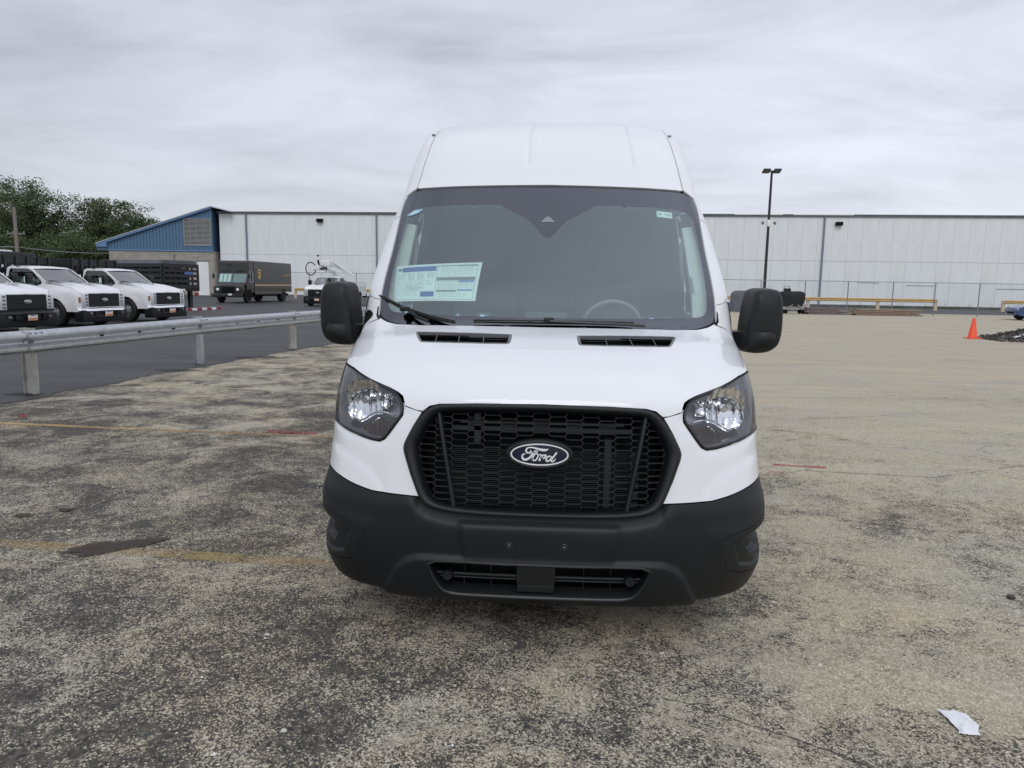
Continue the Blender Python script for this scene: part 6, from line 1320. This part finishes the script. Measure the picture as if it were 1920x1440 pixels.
# ================================================================== UTILITY POLE + WIRES
pl = empty('utility_pole', (-45.1, 58.7, 0)); tag(pl, 'weathered wooden utility pole with crossarm before the trees at left', 'utility pole')
b = MB(); b.tube([(0, 0, 0), (0, 0, 7.4)], [.17, .13], 10); b.build('pole', M_wpole, pl, 50); b = MB(); b.box(-.75, .75, -.06, .06, 5.15, 5.27); b.build('crossarm', M_wpole, pl); b = MB(); b.tube([(-.45, 0, 5.15), (0, 0, 4.6), (.45, 0, 5.15)], .025, 5); b.build('brace', M_wpole, pl)
for x in (-.7, -.25, .7): b = MB(); b.lathe([(.001, 5.42), (.05, 5.40), (.06, 5.3), (.03, 5.27)], 'z', at=(x, 0, 0), n=8); b.build('insulator', M_pipe, pl)
b = MB(); b.box(-.5, .5, -.05, .05, 4.03, 4.1); b.build('lower_arm', M_wpole, pl)
def wire(a, c, sag, label):
    P = [tuple(Vector(a).lerp(Vector(c), k/20)-Vector((0, 0, sag*4*(k/20)*(1-k/20)))) for k in range(21)]; b = MB(); b.tube(P, .028, 5); tag(b.build('overhead_wire', M_wire), label, 'wire')
wire((-80, 58, 4.9), (-45.1, 58.6, 4.1), .25, 'overhead wire reaching the utility pole from the left photo edge'); wire((-45.1, 58.6, 4.1), (-46.3, 73.2, 4.2), .15, 'sagging overhead wire from the utility pole to the blue building')
# ================================================================== TREES
def tree(x, y, h, w, m_, seed, label, dens=5200, low=.15, name='tree'):
    r_ = random.Random(seed); t = empty(name, (x, y, 0)); tag(t, label, 'tree'); b = MB(); br = []
    tp = Vector((r_.uniform(-.4, .4), 0, h*.45)); b.tube([(0, 0, 0), (.1, 0, h*.2), tuple(tp)], [.38, .3, .22], 8)
    cl = []
    for k in range(20):
        a = r_.uniform(0, 6.28); el_ = r_.uniform(.15, 1.0); rad = w*.5*r_.uniform(.45, .95)*math.sqrt(max(.1, 1-(el_-.45)**2*1.6)); e_p = Vector((math.cos(a)*rad, math.sin(a)*rad*.8, h*(.32+.60*el_)))
        s_ = Vector((0, 0, h*r_.uniform(.25, .5))); m_d = s_.lerp(e_p, .5)+Vector((0, 0, h*.04)); b.tube([tuple(s_), tuple(m_d), tuple(e_p)], [.16, .09, .03], 5); cl.append((e_p, r_.uniform(.17, .27)*w)); cl.append((m_d+Vector((r_.uniform(-1, 1), r_.uniform(-1, 1), r_.uniform(-.5, 1))), r_.uniform(.10, .17)*w))
    for k in range(int(10)): a = r_.uniform(0, 6.28); cl.append((Vector((math.cos(a)*w*.36*r_.random(), math.sin(a)*w*.3, h*(low+.25*r_.random()))), r_.uniform(.14, .22)*w))
    cl.append((Vector((0, 0, h*.90)), .16*w))
    b.build('trunk', M_bark, t, 60)
    sub = []
    for (c, rr) in cl:
        for q in range(10):
            d = Vector((r_.gauss(0, 1), r_.gauss(0, 1), r_.gauss(0, .7))); d.normalize(); sub.append((c+d*rr*r_.uniform(.35, .95), rr*r_.uniform(.30, .48)))
    V = np.zeros((dens*4, 3)); k = 0; F = []
    dens = int(dens*3.4); V = np.zeros((dens*4, 3))
    for i in range(dens):
        c, rr = sub[r_.randrange(len(sub))]; d = Vector((r_.gauss(0, 1), r_.gauss(0, 1), r_.gauss(0, .6)))*.55; d = d if d.length < 1 else d/d.length*r_.uniform(.5, 1); p = c+d*rr
        s = r_.uniform(.065, .145); u = Vector((r_.gauss(0, 1), r_.gauss(0, 1), r_.gauss(0, .5))).normalized(); v = u.cross(Vector((r_.gauss(0, 1), r_.gauss(0, 1), r_.gauss(0, 1)))).normalized()
        for q, (a_1, b_1) in enumerate(((-1, -.45), (.2, -.6), (1, .3), (-.3, .6))): V[k+q] = p+u*s*a_1+v*s*b_1
        F.append((k, k+1, k+2, k+3)); k += 4
    me = bpy.data.meshes.new('crown'); me.from_pydata(V.tolist(), [], F); link('crown', me, m_, t); return t
tree(-75.5, 96, 14.6, 11, M_leafA, 1, 'tall open-crowned tree cut by the left photo edge', 8500, low=.35)
tree(-67.5, 92, 13.9, 11.5, M_leafA, 2, 'tallest leafy tree with spiky top right of the utility pole', 11000, low=.1)
tree(-61.5, 97, 12.6, 9.5, M_leafC, 3, 'yellowish green tree with flat top between two darker trees', 8500)
tree(-58.0, 95, 12.3, 10.5, M_leafB, 4, 'broad round-topped green tree just left of the blue gable', 11000)
tree(-69.0, 124, 11.6, 11, M_leafB, 5, 'far dark tree peeping over the blue gable roof', 7000)
tree(-88, 104, 13, 12, M_leafB, 6, 'dark tree filling the far left behind the first tree', 6000)
for i, (x, y, h, w, lb_) in enumerate(((-72, 84, 6.0, 9, 'low dark bush left of the utility pole'), (-64, 82, 6.2, 9, 'low bushy undergrowth tree right of the utility pole'), (-56.5, 83, 7.0, 9, 'dense low tree under the yellowish tree'), (-49.8, 84, 7.5, 9, 'dense low tree touching the blue building corner'), (-60, 104, 8.5, 14, 'dark filler tree in the middle of the tree row'), (-70, 106, 8.5, 14, 'dark filler tree behind the utility pole'))): tree(x, y, h, w, M_leafB if i % 2 else M_leafA, 20+i, lb_, 7000, low=.02)
